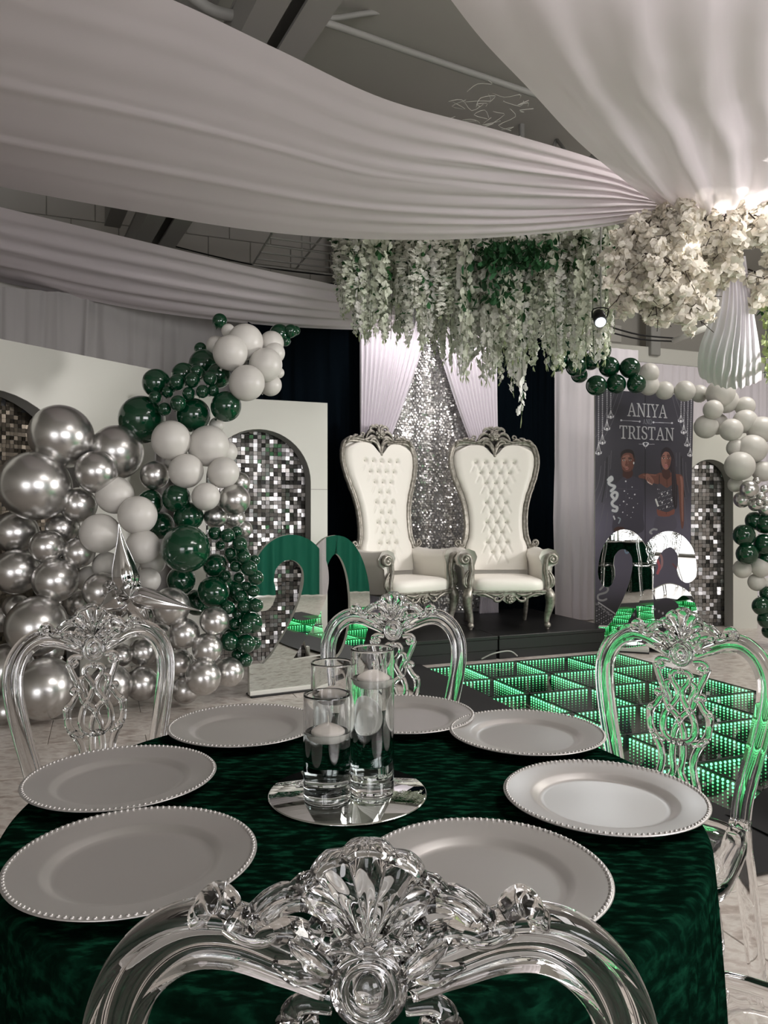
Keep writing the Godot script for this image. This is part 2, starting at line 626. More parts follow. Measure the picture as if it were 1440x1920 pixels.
	tag(obj("wall_post", done(s), M.steel), "grey steel post on the wall above the white pelmet", "post")
	s = begin()
	box(s, room(2.52, 8.02, 3.8), Vector3(0.13, 1.7, 0.14), b, 0.01)
	box(s, room(2.72, 8.02, 3.8), Vector3(0.09, 1.7, 0.10), b, 0.01)
	tag(obj("wall_post", done(s), M.steel), "grey steel post on the block wall left of the hanging flowers", "post")
	s = begin()
	tube(s, [P(1262, 640, 8.3), P(1330, 612, 8.0)], 0.035, 8, 2, Vector2.ONE, Vector3(0, 1, 0))
	tag(obj("wall_strut", done(s), M.panel_white), "white slanted strut beside the hanging fabric drop", "strut")
	# fairy wire lights tangled under the ceiling
	s = begin()
	var c := P(930, 210, 5.3)
	for k in 26:
		var pts := []
		var p := c + Vector3(rng.randf_range(-0.3, 0.25), rng.randf_range(-0.22, 0.12), rng.randf_range(-0.1, 0.1))
		for j in 4:
			pts.append(p)
			p += Vector3(rng.randf_range(-0.12, 0.12), rng.randf_range(-0.06, 0.06), rng.randf_range(-0.05, 0.05))
		tube(s, pts, 0.0022, 4, 3, Vector2.ONE, Vector3(0, 1, 0.3))
	tag(obj("wire_tangle", done(s), M.panel_white), "tangle of thin white wire hanging from the conduit above the swag", "wire")


func beam(called: String, label: String, u: float, d0: float, d1: float, y: float, double: bool):
	var o := thing(called, label, "roof beam", room(u, (d0 + d1) / 2, y), TURN + 0.117)
	var l := d1 - d0
	for x in ([-0.11, 0.11] if double else [0.0]):
		var s := begin()
		box(s, Vector3(x, 0.11, 0), Vector3(0.15, 0.02, l))
		box(s, Vector3(x, -0.11, 0), Vector3(0.15, 0.02, l))
		box(s, Vector3(x + (0.06 if x > 0 else -0.06), 0, 0), Vector3(0.02, 0.2, l))
		obj("channel", done(s), M.steel, o)
	if double:
		var s := begin()
		var e := []
		for k in 9:
			var a := -0.6 + TU(k)
			e.append(Vector3(0.05 * cos(a) - 0.02, -0.17 + 0.05 * sin(a), l * 0.36))
		tube(s, e, 0.014, 8, 3)
		obj("hook", done(s), M.steel, o)
	else:
		for k in 5:
			var s := begin()
			var z := -l / 2 + l * (k + 0.5) / 5
			tube(s, [Vector3(0, 0.1, z - 0.3), Vector3(0, 0.5, z)], 0.016, 6, 1, Vector2.ONE, Vector3(1, 0, 0))
			tube(s, [Vector3(0, 0.1, z + 0.3), Vector3(0, 0.5, z)], 0.016, 6, 1, Vector2.ONE, Vector3(1, 0, 0))
			obj("brace", done(s), M.steel, o)


func TU(k: int) -> float:
	return TAU * 0.8 * k / 8.0


func curtain(called: String, label: String, u0: float, u1: float, d: float, y0: float, y1: float, amp: float, wave: float, m: Material, seed_: int, group := "") -> MeshInstance3D:
	var s := begin()
	var n := int((u1 - u0) / wave * 10.0)
	var noise := FastNoiseLite.new()
	noise.seed = seed_
	noise.frequency = 0.9
	var rows := []
	for i in 13:
		var f := i / 12.0
		var row := PackedVector3Array()
		for j in n + 1:
			var u := lerpf(u0, u1, float(j) / n)
			var ph := u / wave * TAU + noise.get_noise_2d(u * 1.2, f * 0.5) * 7.0
			var a := amp * (0.55 + 0.6 * noise.get_noise_2d(u * 2.0 + 40.0, f * 1.4)) * (1.0 - 0.45 * f)
			row.append(room(u, d - a * sin(ph) - a * 0.35 * sin(ph * 2.3 + 1.0), lerpf(y0, y1, f)))
		rows.append(row)
	grid(s, rows)
	var o := obj(called, done(s), m)
	tag(o, label, "drape", group)
	return o


func tiles():
	# floor planks, aligned with the dance floor; those the picture shows are pieces of their own
	var f: Node3D = get_node("floor")
	var s := begin()
	box(s, Vector3(0, -0.006, 0), Vector3(0.997, 0.014, 0.497), Basis.IDENTITY, 0.002)
	var tile := done(s)
	var rest := []
	var n := 0
	for i in range(-8, 8):
		for j in range(-17, 13):
			var u := 2.235 + i + (0.5 if j % 2 else 0.0) + 0.5
			var d := 1.86 + j * 0.5 + 0.25
			if u > 1.73 and u < 4.74 and d > 1.86 and d < 5.36:
				if u > 2.2 and u < 4.3: continue
				# half planks beside the dance floor
				if j % 2 != 0: continue
			var at := Vector3(u, 0, -d)
			var w := room(u, d)
			var seen := w.z < -0.9 and absf(w.x / w.z) < 0.6 and d < 7.2 and n < 290
			if seen:
				var o := obj("floor_plank", tile, M.marble, f)
				o.position = at
				n += 1
			else:
				rest.append(Transform3D(Basis.IDENTITY, at))
	# half planks fill the staggered ends
	s = begin()
	box(s, Vector3(0, -0.006, 0), Vector3(0.497, 0.014, 0.497), Basis.IDENTITY, 0.002)
	var half := done(s)
	for j in range(0, 7):
		if j % 2 != 0:
			for u in [2.235 - 0.25, 4.235 + 0.25]:
				var o := obj("floor_plank", half, M.marble, f)
				o.position = Vector3(u, 0, -(1.86 + j * 0.5 + 0.25))
	many("far_floor_planks", tile, M.marble, rest, f)


# ------------------------------------------------------------------ stage and backdrop
func stage():
	for k in 2:
		var u := 1.93 + 1.22 * k + 0.61
		var o := thing("stage_deck", ["black stage deck under the left throne with scuffed edges", "black stage deck under the right throne with scuffed edges"][k], "stage", room(u, 6.35, 0.0), TURN, "")
		var s := begin()
		box(s, Vector3(0, 0.185, 0), Vector3(1.21, 0.03, 1.70), Basis.IDENTITY, 0.004)
		obj("deck_top", done(s), M.stage_top, o)
		s = begin()
		box(s, Vector3(0, 0.125, 0.835), Vector3(1.208, 0.09, 0.02), Basis.IDENTITY, 0.003)
		obj("fascia_board", done(s), M.black, o)
		s = begin()
		box(s, Vector3(0, 0.04, 0.825), Vector3(1.19, 0.078, 0.02))
		box(s, Vector3(0.585, 0.085, 0), Vector3(0.03, 0.17, 1.62))
		box(s, Vector3(-0.585, 0.085, 0), Vector3(0.03, 0.17, 1.62))
		obj("skirt_frame", done(s), M.black, o)
	var s := begin()
	tube(s, [room(2.95, 5.44, 0.03), room(3.05, 5.41, 0.075), room(3.2, 5.41, 0.085), room(3.3, 5.45, 0.03)], 0.006, 6, 6, Vector2.ONE, Vector3(0, 1, 0.1))
	tag(obj("floor_cable", done(s), M.steel), "thin grey cable looped on the edge of the dance floor below the stage seam", "cable")


func backdrop():
	curtain("stage_drape", "dark navy velvet drape left of the silver sequin curtain", 1.30, 2.42, 6.98, 0.02, 3.5, 0.03, 0.14, M.navy_velvet, 21)
	curtain("stage_drape", "dark navy velvet drape right of the silver sequin curtain", 3.82, 4.70, 6.98, 0.02, 3.5, 0.03, 0.14, M.navy_velvet, 22)
	# silver sequin curtain
	var o := thing("sequin_curtain", "silver sequin curtain glittering behind the two thrones", "curtain")
	var s := begin()
	var rows := []
	for i in 3:
		var row := PackedVector3Array()
		for j in 61:
			var u := 2.44 + 1.42 * j / 60.0
			row.append(room(u, 6.93 + 0.025 * sin(u * 26.0), [0.2, 1.6, 3.4][i]))
		rows.append(row)
	grid(s, rows)
	obj("backing_cloth", done(s), M.sequin_cloth, o)
	s = begin()
	for k in 7:
		var a := TAU * k / 7
		var b2 := TAU * (k + 1) / 7
		tri(s, Vector3.ZERO, Vector3(cos(a), sin(a), 0), Vector3(cos(b2), sin(b2), 0))
	var disc := done(s)
	var where := []
	var r2 := RandomNumberGenerator.new()
	r2.seed = 41
	for i in 128:
		for j in 57:
			var u := 2.45 + (j + (0.5 if i % 2 else 0.0)) * 0.0248 + r2.randf_range(-0.006, 0.006)
			var y := 0.24 + i * 0.0238 + r2.randf_range(-0.006, 0.006)
			var b := Basis.from_euler(Vector3(r2.randfn(-0.05, 0.24), TURN + r2.randfn(0.0, 0.28), 0)).scaled(Vector3.ONE)
			var q := 0.0118 * r2.randf_range(0.85, 1.1)
			where.append(Transform3D(b * Basis.from_scale(Vector3(q, q, q)), room(u, 6.915 + 0.025 * sin(u * 26.0), y)))
	many("sequins", disc, M.sequin_round, where, o)
	# white tied-back drapes on either side of the sequins
	for side in [-1, 1]:
		s = begin()
		rows = []
		for i in 41:
			var y := lerpf(0.2, 3.4, i / 40.0)
			var f := clampf((y - 1.62) / 1.75, 0.0, 1.0)      # 0 at the tie
			var low := clampf((1.62 - y) / 1.4, 0.0, 1.0)
			var inner: float = lerpf(0.10, 0.82, pow(f, 0.75)) + low * 0.12
			var row := PackedVector3Array()
			for j in 91:
				var q := j / 90.0
				var u := (2.36 + inner * q) if side < 0 else (3.88 - inner * q)
				var ph := q * 13.0 * TAU + sin(y * 2.0) * 0.4
				var amp: float = lerpf(0.016, 0.024, f)
				row.append(room(u, 6.82 - amp * sin(ph) - 0.03 * (1.0 - f), y))
			rows.append(row)
		grid(s, rows, false, side > 0)
		tag(obj("tied_drape", done(s), M.drape_white), "white pleated drape tied back behind the %s throne" % ["left", "right"][(side + 1) / 2], "drape", "")


# ------------------------------------------------------------------ LED dance floor
func dance_floor():
	var o := thing("dance_floor", "mirrored dance floor of square glass panels with rows of green lights", "dance floor", room(0, 0), TURN)
	# one panel: black rim, smoked glass, shallow mirrored well with rows of lights on its four walls
	var s := begin()
	for k in 4:
		var b := Basis(Vector3.UP, k * PI / 2)
		box(s, b * Vector3(0, 0.0, 0.2475) + Vector3(0, 0.009, 0), Vector3(0.499, 0.010, 0.004), b, 0.001)
	var rim := done(s)
	s = begin()
	quad(s, Vector3(-0.246, 0.011, 0.246), Vector3(0.246, 0.011, 0.246), Vector3(0.246, 0.011, -0.246), Vector3(-0.246, 0.011, -0.246))
	var pane := done(s)
	s = begin()
	for k in 4:
		var b := Basis(Vector3.UP, k * PI / 2)
		box(s, b * Vector3(0, -0.088, 0.248), Vector3(0.497, 0.18, 0.003), b)
	var well := done(s)
	s = begin()
	quad(s, Vector3(-0.247, -0.175, 0.247), Vector3(0.247, -0.175, 0.247), Vector3(0.247, -0.175, -0.247), Vector3(-0.247, -0.175, -0.247))
	var bottom := done(s)
	s = begin()
	ball(s, Vector3.ZERO, Vector3.ONE, 6, 3)
	var dot := done(s)
	var where := []
	var tints := []
	for k in 4:
		var b := Basis(Vector3.UP, k * PI / 2)
		for i in 15:
			for l in 9:
				var r := 0.0066 * pow(0.90, l)
				var x := -0.21 + 0.03 * i
				where.append(Transform3D(Basis.from_scale(Vector3(r, r * 1.25, r)), b * Vector3(x, -0.004 - 0.0180 * l, 0.240)))
				var e: float = 4.3 * pow(0.68, l)
				tints.append(Color(e * 0.16, e * 1.0, e * 0.36))
	for i in 4:
		for j in 7:
			var at := Vector3(2.235 + 0.5 * i + 0.25, 0, -(1.86 + 0.5 * j + 0.25))
			var p := obj("floor_panel", rim, M.black, o)
			p.position = at
			obj("glass_pane", pane, M.floor_glass, p)
			obj("light_well", well, M.well, p)
			obj("mirror_bottom", bottom, M.well_mirror, p)
			many("led_lights", dot, M.led, where, p, tints)
	# the glow that the rows of lights throw upward
	for j in 3:
		var l := AreaLight3D.new()
		l.name = "led_light"
		l.area_size = Vector2(1.8, 1.0)
		l.light_color = Color(0.08, 1.0, 0.38)
		l.light_energy = 0.05
		l.shadow_enabled = true
		l.area_range = 12.0
		add_child(l, true)
		l.position = room(3.235, 2.4 + 1.2 * j, 0.03)
		l.rotation = Vector3(PI / 2, TURN, 0)
	# black mat along the left edge, its near end curled up
	s = begin()
	var rows := []
	for i in 41:
		var d := 5.5 - 3.6 * i / 40.0
		var row := PackedVector3Array()
		for j in 9:
			var f := j / 8.0
			var u := 2.0 + 0.42 * f + (0.03 * sin(d * 3.0) if j == 0 else 0.0)
			var lift := 0.02 + 0.005 * sin(d * 5.0 + f * 3.0)
			row.append(room(u, d, lift))
		rows.append(row)
	grid(s, rows)
	rows = []
	tag(obj("floor_mat", done(s), M.black_mat), "black mat laid along the left edge of the dance floor", "mat")
	s = begin()
	for i in 25:
		var f := i / 24.0
		var row := PackedVector3Array()
		for j in 9:
			var u := lerpf(2.36, 3.1, f)
			var d := lerpf(1.7, 2.3, j / 8.0) - 0.15 * f
			var lift := 0.03 + 0.10 * exp(-pow((f - 0.28) / 0.13, 2.0)) * (0.5 + 0.5 * j / 8.0)
			row.append(room(u, d, lift))
		rows.append(row)
	grid(s, rows)
	tag(obj("floor_mat", done(s), M.black_mat), "buckled end of black matting on the floor behind the right chair", "mat")


# ------------------------------------------------------------------ arch panels
func arch_panel(label: String, at: Vector3, turn: float, w: float, h: float, ow: float, oh: float, off: float, thick: float, squares: Material, sq: float, seam: float, tilt: float, seed_: int) -> Node3D:
	# origin: middle of the base; the opening (ow wide, oh high, shifted by off) is closed behind by a wall of square sequins
	var o := thing("arch_panel", label, "arch panel", at, turn)
	var r := ow / 2
	var spring := oh - r
	var front := PackedVector2Array()
	front.append(Vector2(off - r, 0))
	front.append(Vector2(off - r, spring))
	for k in range(1, 24):
		var a := PI - PI * k / 24
		front.append(Vector2(off + r * cos(a), spring + r * sin(a)))
	front.append(Vector2(off + r, spring))
	front.append(Vector2(off + r, 0))
	var outline := PackedVector2Array([Vector2(w / 2, 0), Vector2(w / 2, h), Vector2(-w / 2, h), Vector2(-w / 2, 0)])
	outline.append_array(front)
	var s := begin()
	slab(s, outline, -thick, 0.0)
	obj("panel_face", done(s), M.panel_white, o)
	# inner reveal, its own lining a little proud of the cut edge
	s = begin()
	var rows := []
	for q in 2:
		var row := PackedVector3Array()
		for p in front: row.append(Vector3(p.x + (0.004 if p.x < off else -0.004), p.y - (0.004 if p.y > spring else 0.0), [-thick - 0.002, -0.002][q]))
		rows.append(row)
	grid(s, rows, false, false)
	obj("reveal", done(s), M.reveal, o)
	if seam > 0:
		s = begin()
		box(s, Vector3(off + r + (w / 2 - off - r) / 2, seam, 0.0), Vector3(w / 2 - off - r - 0.004, 0.006, 0.004))
		obj("joint", done(s), M.reveal, o)
	# sequin wall
	var wall_o := obj("sequin_wall", null, M.sequin_back, o)
	s = begin()
	box(s, Vector3(off, oh / 2 + 0.05, -thick - 0.05), Vector3(ow + 0.16, oh + 0.1, 0.03))
	wall_o.mesh = done(s)
	s = begin()
	box(s, Vector3.ZERO, Vector3(sq * 0.93, sq * 0.93, 0.002))
	var one := done(s)
	var where := []
	var r2 := RandomNumberGenerator.new()
	r2.seed = seed_
	var n := FastNoiseLite.new()
	n.seed = seed_
	n.frequency = 1.4
	for i in int((ow + 0.14) / sq):
		for j in int((oh + 0.06) / sq):
			var x := off - ow / 2 - 0.07 + (i + 0.5) * sq
			var y := (j + 0.5) * sq
			if r2.randf() < 0.02: continue
			var b := Basis.from_euler(Vector3(n.get_noise_2d(x * 3, y) * tilt * 1.4 + r2.randfn(0, tilt), n.get_noise_2d(x * 2 + 9, y * 2) * tilt + r2.randfn(0, tilt), r2.randfn(0, 0.02)))
			where.append(Transform3D(b, Vector3(x, y, -thick - 0.026)))
	many("square_sequins", one, squares, where, wall_o)
	return o


func arches():
	arch_panel("white arch panel with mirror sequins inside, behind the mirrored number 20", room(1.215, 6.0), TURN, 1.15, 2.17, 0.86, 1.926, 0.0, 0.16, M.sequin, 0.0345, 1.44, 0.19, 5)
	# the tall panel at the left turns towards the viewer
	var a := room(-0.643, 5.69)
	var b := room(0.42, 6.46)
	var dir := (b - a).normalized()
	var turn := atan2(-dir.z, dir.x)
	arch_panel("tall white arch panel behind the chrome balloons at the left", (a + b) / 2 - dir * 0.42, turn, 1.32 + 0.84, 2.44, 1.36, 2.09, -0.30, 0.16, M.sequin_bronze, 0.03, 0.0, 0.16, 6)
	var c := P(1354, 960, 7.9)
	arch_panel("white arch panel with mirror sequins beside the photo board", Vector3(c.x, 0, c.z), 0.10, 0.80, 2.2, 0.52, 1.81, -0.135, 0.16, M.sequin, 0.043, 0.0, 0.12, 8)


# ------------------------------------------------------------------ table
const TX := -0.045       # table centre
const TZ := -1.282
const TY := 0.76


func table():
	var o := thing("round_table", "round banquet table hidden under the green velvet cloth", "table", Vector3(TX, 0, TZ))
	var s := begin()
	lathe(s, [Vector2(0, 0.715), Vector2(0.535, 0.715), Vector2(0.54, 0.72), Vector2(0.54, 0.742), Vector2(0.535, 0.748), Vector2(0, 0.748)], 64)
	obj("table_top", done(s), M.panel_white, o)
	s = begin()
	lathe(s, [Vector2(0, 0.0), Vector2(0.26, 0.0), Vector2(0.26, 0.03), Vector2(0.05, 0.08), Vector2(0.05, 0.714), Vector2(0, 0.714)], 24)
	obj("pedestal", done(s), M.steel, o)
	cloth("tablecloth", "dark green crushed velvet tablecloth under the silver chargers", Vector3(TX, 0, TZ), 0.560, 3)
	# a second table of the same hall stands to the right of the viewer; the mirrored numbers show its cloth
	for q in [[Vector3(2.6, 0, 1.2), "green velvet tablecloth on the next table behind the viewer"]]:
		var t := thing("round_table", "round banquet table of the next party, under its green cloth", "table", q[0])
		s = begin()
		lathe(s, [Vector2(0, 0.715), Vector2(0.735, 0.715), Vector2(0.74, 0.742), Vector2(0, 0.748)], 48)
		obj("table_top", done(s), M.panel_white, t)
		s = begin()
		lathe(s, [Vector2(0, 0.0), Vector2(0.26, 0.0), Vector2(0.26, 0.03), Vector2(0.05, 0.08), Vector2(0.05, 0.714), Vector2(0, 0.714)], 24)
		obj("pedestal", done(s), M.steel, t)
		cloth("tablecloth", q[1], q[0], 0.76, 17)


func cloth(called: String, label: String, c: Vector3, r: float, seed_: int):
	var n := FastNoiseLite.new()
	n.seed = seed_
	n.frequency = 1.0
	var s := begin()
	var rows := []
	var segs := 240
	# from the hem up, over the rounded edge to the middle
	for i in 34:
		var row := PackedVector3Array()
		for k in segs:
			var a := TAU * k / segs
			var q := Vector2(cos(a), sin(a))
			var rr := r
			var y := TY
			if i < 22:
				var f := 1.0 - i / 21.0          # 1 at the hem
				y = lerpf(TY - 0.012, 0.012, f)
				var fold := sin(a * 19.0 + n.get_noise_2d(q.x * 1.6, q.y * 1.6) * 9.0)
				var fine := n.get_noise_3d(q.x * 7.0, q.y * 7.0, f * 0.6)
				rr = r + 0.004 + pow(f, 0.8) * 0.035 + pow(f, 0.7) * (0.022 * fold + 0.022 * fine)
			elif i < 27:
				var b := (i - 21) / 5.0 * PI / 2
				rr = r - 0.010 + 0.012 * cos(b)
				y = TY - 0.012 + 0.012 * sin(b)
			else:
				var f := (i - 26) / 7.0
				rr = (r - 0.010) * (1.0 - f) + 0.0005
				y = TY + 0.0007 * n.get_noise_2d(q.x * rr * 14.0, q.y * rr * 14.0)
			row.append(c + Vector3(q.x * rr, y, -q.y * rr))
		rows.append(row)
	grid(s, rows, true)
	tag(obj(called, done(s), M.velvet), label, "tablecloth")


func plates():
	var s := begin()
	var prof := [Vector2(0, 0.001), Vector2(0.095, 0.001), Vector2(0.10, 0.002), Vector2(0.118, 0.009), Vector2(0.155, 0.0165), Vector2(0.1645, 0.0185), Vector2(0.1655, 0.0198), Vector2(0.1645, 0.0208),
		Vector2(0.1600, 0.0208), Vector2(0.1575, 0.0200), Vector2(0.1560, 0.0198), Vector2(0.122, 0.0135), Vector2(0.116, 0.0118), Vector2(0.108, 0.0066), Vector2(0.1035, 0.0048), Vector2(0.097, 0.0042), Vector2(0.05, 0.0040), Vector2(0, 0.0040)]
	lathe(s, prof, 96)
	var dish := done(s)
	s = begin()
	for k in 112:
		var a := TAU * k / 112
		ball(s, Vector3(0.1605 * cos(a), 0.0212, 0.1605 * sin(a)), Vector3(0.0030, 0.0022, 0.0030), 6, 4)
	var beads := done(s)
	var spots := [
		[458, 1366, "silver beaded charger plate at the back, left of the glass cylinders"],
		[757, 1345, "silver beaded charger plate behind the tall glass cylinder"],
		[987, 1379, "silver beaded charger plate at the back right, in front of the dance floor"],
		[1132, 1500, "silver beaded charger plate at the right with a bright highlight"],
		[905, 1648, "silver beaded charger plate behind the nearest chair's shell crest"],
		[252, 1618, "large near silver beaded charger plate at the front left"],
		[228, 1464, "silver beaded charger plate at the left, in front of the left chair"],
	]
	var first: Node3D = null
	for q in spots:
		var d: float = (EYE - TY - 0.010) * F / (q[1] - 960.0)
		var at := P(q[0], q[1], d)
		at.y = TY + 0.0012
		var o: Node3D
		if first == null:
			o = thing("charger_plate", q[2], "plate", at, 0.0, "silver chargers on the round table")
			obj("dish", dish, M.charger, o)
			obj("beaded_rim", beads, M.charger, o)
			first = o
		else:
			o = first.duplicate()
			o.name = numbered("charger_plate")
			add_child(o)
			o.position = at
			o.set_meta("label", q[2])


func centrepiece():
	var c := P(652, 1490, 1.283)
	var s := begin()
	lathe(s, [Vector2(0, 0), Vector2(0.136, 0), Vector2(0.1375, 0.0015), Vector2(0.1375, 0.003), Vector2(0.135, 0.0042), Vector2(0, 0.0042)], 96)
	var o := obj("mirror_plate", done(s), M.mirror)
	o.position = Vector3(c.x, TY + 0.0014, c.z)
	tag(o, "round mirror plate in the middle of the table under the glass cylinders", "mirror")
	vase(P(613, 1497, 1.25), 0.0395, 0.178, 0.115, "shortest glass cylinder vase, front left, with a floating candle", "white floating candle in the shortest front cylinder")
	vase(P(698, 1486, 1.283), 0.0375, 0.249, 0.198, "tallest glass cylinder vase, at the right, with a floating candle", "white floating candle in the tallest cylinder")
	vase(P(623, 1468, 1.335), 0.0385, 0.214, 0.158, "middle glass cylinder vase behind the shortest one", "white floating candle in the middle cylinder at the back")


func vase(at: Vector3, r: float, h: float, fill: float, label: String, candle: String):
	var y := TY + 0.0058
	var v := thing("glass_vase", label, "vase", Vector3(at.x, y, at.z), 0.0, "")
	var s := begin()
	var t := 0.0028
	lathe(s, [Vector2(0, 0), Vector2(r - 0.004, 0), Vector2(r - 0.001, 0.001), Vector2(r, 0.004), Vector2(r, 0.007), Vector2(r, h - 0.004), Vector2(r, h - 0.001), Vector2(r - 0.0008, h), Vector2(r - t + 0.0008, h), Vector2(r - t, h - 0.001), Vector2(r - t, h - 0.004),
		Vector2(r - t, 0.024), Vector2(r - t, 0.020), Vector2(r - t - 0.006, 0.014), Vector2(r * 0.5, 0.0115), Vector2(0, 0.011)], 64)
	obj("cylinder", done(s), M.glass, v)
	s = begin()
	var w := r - t + 0.0004
	lathe(s, [Vector2(0, 0.0106), Vector2(r * 0.5, 0.0111), Vector2(r - t - 0.006, 0.0136), Vector2(w, 0.0198), Vector2(w, 0.023), Vector2(w, fill - 0.002), Vector2(w, fill), Vector2(w - 0.0015, fill - 0.0010), Vector2(w - 0.005, fill - 0.0016), Vector2(w - 0.008, fill - 0.0016), Vector2(0, fill - 0.0016)], 64)
	obj("water", done(s), M.water, v)
	var k := thing("floating_candle", candle, "candle", Vector3(at.x + 0.002, y + fill - 0.016, at.z), 0.0, "")
	s = begin()
	lathe(s, [Vector2(0, 0), Vector2(0.020, 0), Vector2(0.026, 0.004), Vector2(0.0285, 0.011), Vector2(0.0285, 0.0165), Vector2(0.026, 0.019), Vector2(0.018, 0.0235), Vector2(0.009, 0.0275), Vector2(0, 0.0285)], 40)
	obj("wax_body", done(s), M.wax, k)
	s = begin()
	tube(s, [Vector3(0, 0.0275, 0), Vector3(0.0006, 0.034, 0), Vector3(-0.0008, 0.043, 0.0005)], 0.0007, 6, 3)
	obj("wick", done(s), M.wick, k)


# ------------------------------------------------------------------ clear carved chairs
# Local axes: the sitter looks along -z, the back stands at z = 0.2 and leans away.
func B(x: float, y: float, z := 0.0) -> Vector3:
	return Vector3(x, y, 0.205 + 0.13 * (y - 0.45) + z)


func chair_meshes() -> Dictionary:
	var d := {}
	var up := Vector3(0, 0.13, -1.0).normalized() * -1.0
	# ridged section of the frame
	var prof := PackedVector2Array()
	for q in [[1, 0.0], [0.94, 0.42], [0.76, 0.62], [0.55, 0.56], [0.42, 0.36], [0.0, 0.50], [-0.42, 0.36], [-0.55, 0.56], [-0.76, 0.62], [-0.94, 0.42]]: prof.append(Vector2(q[0], q[1]))
	for q in [[-1, 0.0], [-0.94, -0.42], [-0.76, -0.62], [-0.55, -0.56], [-0.42, -0.36], [0.0, -0.50], [0.42, -0.36], [0.55, -0.56], [0.76, -0.62], [0.94, -0.42]]: prof.append(Vector2(q[0], q[1]))
	for side in [-1, 1]:
		var s := begin()
		var pts := []
		for q in [[0.030, 0.868], [0.066, 0.889], [0.110, 0.907], [0.152, 0.905], [0.188, 0.877], [0.209, 0.832], [0.212, 0.780], [0.204, 0.720], [0.190, 0.650], [0.174, 0.580], [0.163, 0.520], [0.158, 0.455]]:
			pts.append(B(side * q[0], q[1]))
		sweep(s, spline(pts, 7), prof, [0.016, 0.022, 0.025, 0.026, 0.026, 0.0255, 0.025, 0.0245, 0.024, 0.024, 0.024, 0.024], up)
		d["frame%d" % side] = done(s)
	# shell crest: five deep lobes, thick in the middle
	var s := begin()
	var rows_f := []
	var rows_b := []
	var base := Vector2(0, 0.893)
	for i in 17:
		var f := i / 16.0
		var rf := PackedVector3Array()
		var rb := PackedVector3Array()
		for j in 121:
			var t := j / 120.0 * 2.0 - 1.0
			var lobe := absf(cos(t * 2.5 * PI))
			var reach: float = 0.0885 - 0.016 * t * t - 0.006 * absf(t) + 0.003 * lobe * f
			var rr: float = 0.012 + (reach - 0.012) * f
			var bend := t * 0.93 * (0.55 + 0.45 * pow(f, 0.8))
			var p := base + Vector2(sin(bend), cos(bend)) * rr
			var body: float = 0.0065 + 0.004 * sin(f * PI)
			var thick: float = body + 0.0085 * (pow(lobe, 0.8) - 0.35) * smoothstep(0.0, 0.25, f) * (1.0 - 0.6 * smoothstep(0.85, 1.0, f))
			rf.append(B(p.x, p.y, thick))
			rb.append(B(p.x, p.y, -thick))
		rows_f.append(rf)
		rows_b.append(rb)
	grid(s, rows_f, false, false)
	grid(s, rows_b, false, true)
	var last := rows_f.size() - 1
	grid(s, [rows_f[last], rows_b[last]], false, false)
	grid(s, [rows_b[0], rows_f[0]], false, false)
	for e in [0, 120]:
		var c1 := PackedVector3Array()
		var c2 := PackedVector3Array()
		for i in rows_f.size():
			c1.append(rows_f[i][e]); c2.append(rows_b[i][e])
		if e == 0: grid(s, [c1, c2], false, false)
		else: grid(s, [c2, c1], false, false)
	d.shell = done(s)
	# a rolled lip runs from the apex over the lobes and down to the knob on the frame; a web joins it to the C-scroll
	for side in [-1, 1]:
		s = begin()
		var sc := func(list: Array) -> Array:
			var o := []
			for q in list: o.append(B(side * q[0], q[1], q[2] if q.size() > 2 else 0.0))
			return o
		tube(s, sc.call([[0.0, 0.984], [0.010, 0.983], [0.016, 0.978], [0.021, 0.976], [0.031, 0.973], [0.039, 0.966], [0.043, 0.958], [0.053, 0.953], [0.061, 0.946], [0.069, 0.945], [0.081, 0.939], [0.091, 0.930], [0.101, 0.921], [0.108, 0.924], [0.114, 0.935], [0.122, 0.940], [0.130, 0.935], [0.134, 0.926], [0.142, 0.920]]),
			[0.0065, 0.0068, 0.006, 0.0055, 0.0068, 0.0062, 0.0058, 0.0068, 0.0062, 0.0068, 0.0066, 0.0062, 0.0066, 0.008, 0.010, 0.0105, 0.010, 0.008, 0.005], 12, 6, Vector2(1, 1.5), up)
		var web := PackedVector2Array()
		for q in [[0.016, 0.912], [0.030, 0.930], [0.048, 0.941], [0.066, 0.938], [0.080, 0.928], [0.092, 0.917], [0.101, 0.921], [0.090, 0.930], [0.080, 0.940], [0.068, 0.947], [0.052, 0.957], [0.040, 0.962], [0.030, 0.955]]:
			web.append(Vector2(side * q[0], q[1]))
		if side < 0: web.reverse()
		slab(s, web, -0.0045, 0.0045, Transform3D(Basis(Vector3(1, 0, 0), Vector3(0, 1, 0.13), Vector3(0, 0, 1)), Vector3(0, 0, 0.205 - 0.13 * 0.45)))
		tube(s, sc.call([[0.016, 0.905], [0.029, 0.927], [0.048, 0.940], [0.066, 0.938], [0.081, 0.928], [0.094, 0.916]]), [0.006, 0.0085, 0.0095, 0.0095, 0.0085, 0.006], 12, 6, Vector2(1, 1.4), up)
		tube(s, sc.call([[0.020, 0.899], [0.035, 0.904], [0.042, 0.912], [0.039, 0.921], [0.032, 0.919], [0.033, 0.912]]), [0.006, 0.008, 0.0078, 0.007, 0.006, 0.005], 10, 6, Vector2(1, 1.5), up)
		tube(s, sc.call([[0.040, 0.902], [0.057, 0.911], [0.074, 0.912], [0.090, 0.908], [0.104, 0.912], [0.116, 0.919]]), [0.007, 0.009, 0.009, 0.008, 0.0075, 0.006], 12, 6, Vector2(1, 1.4), up)
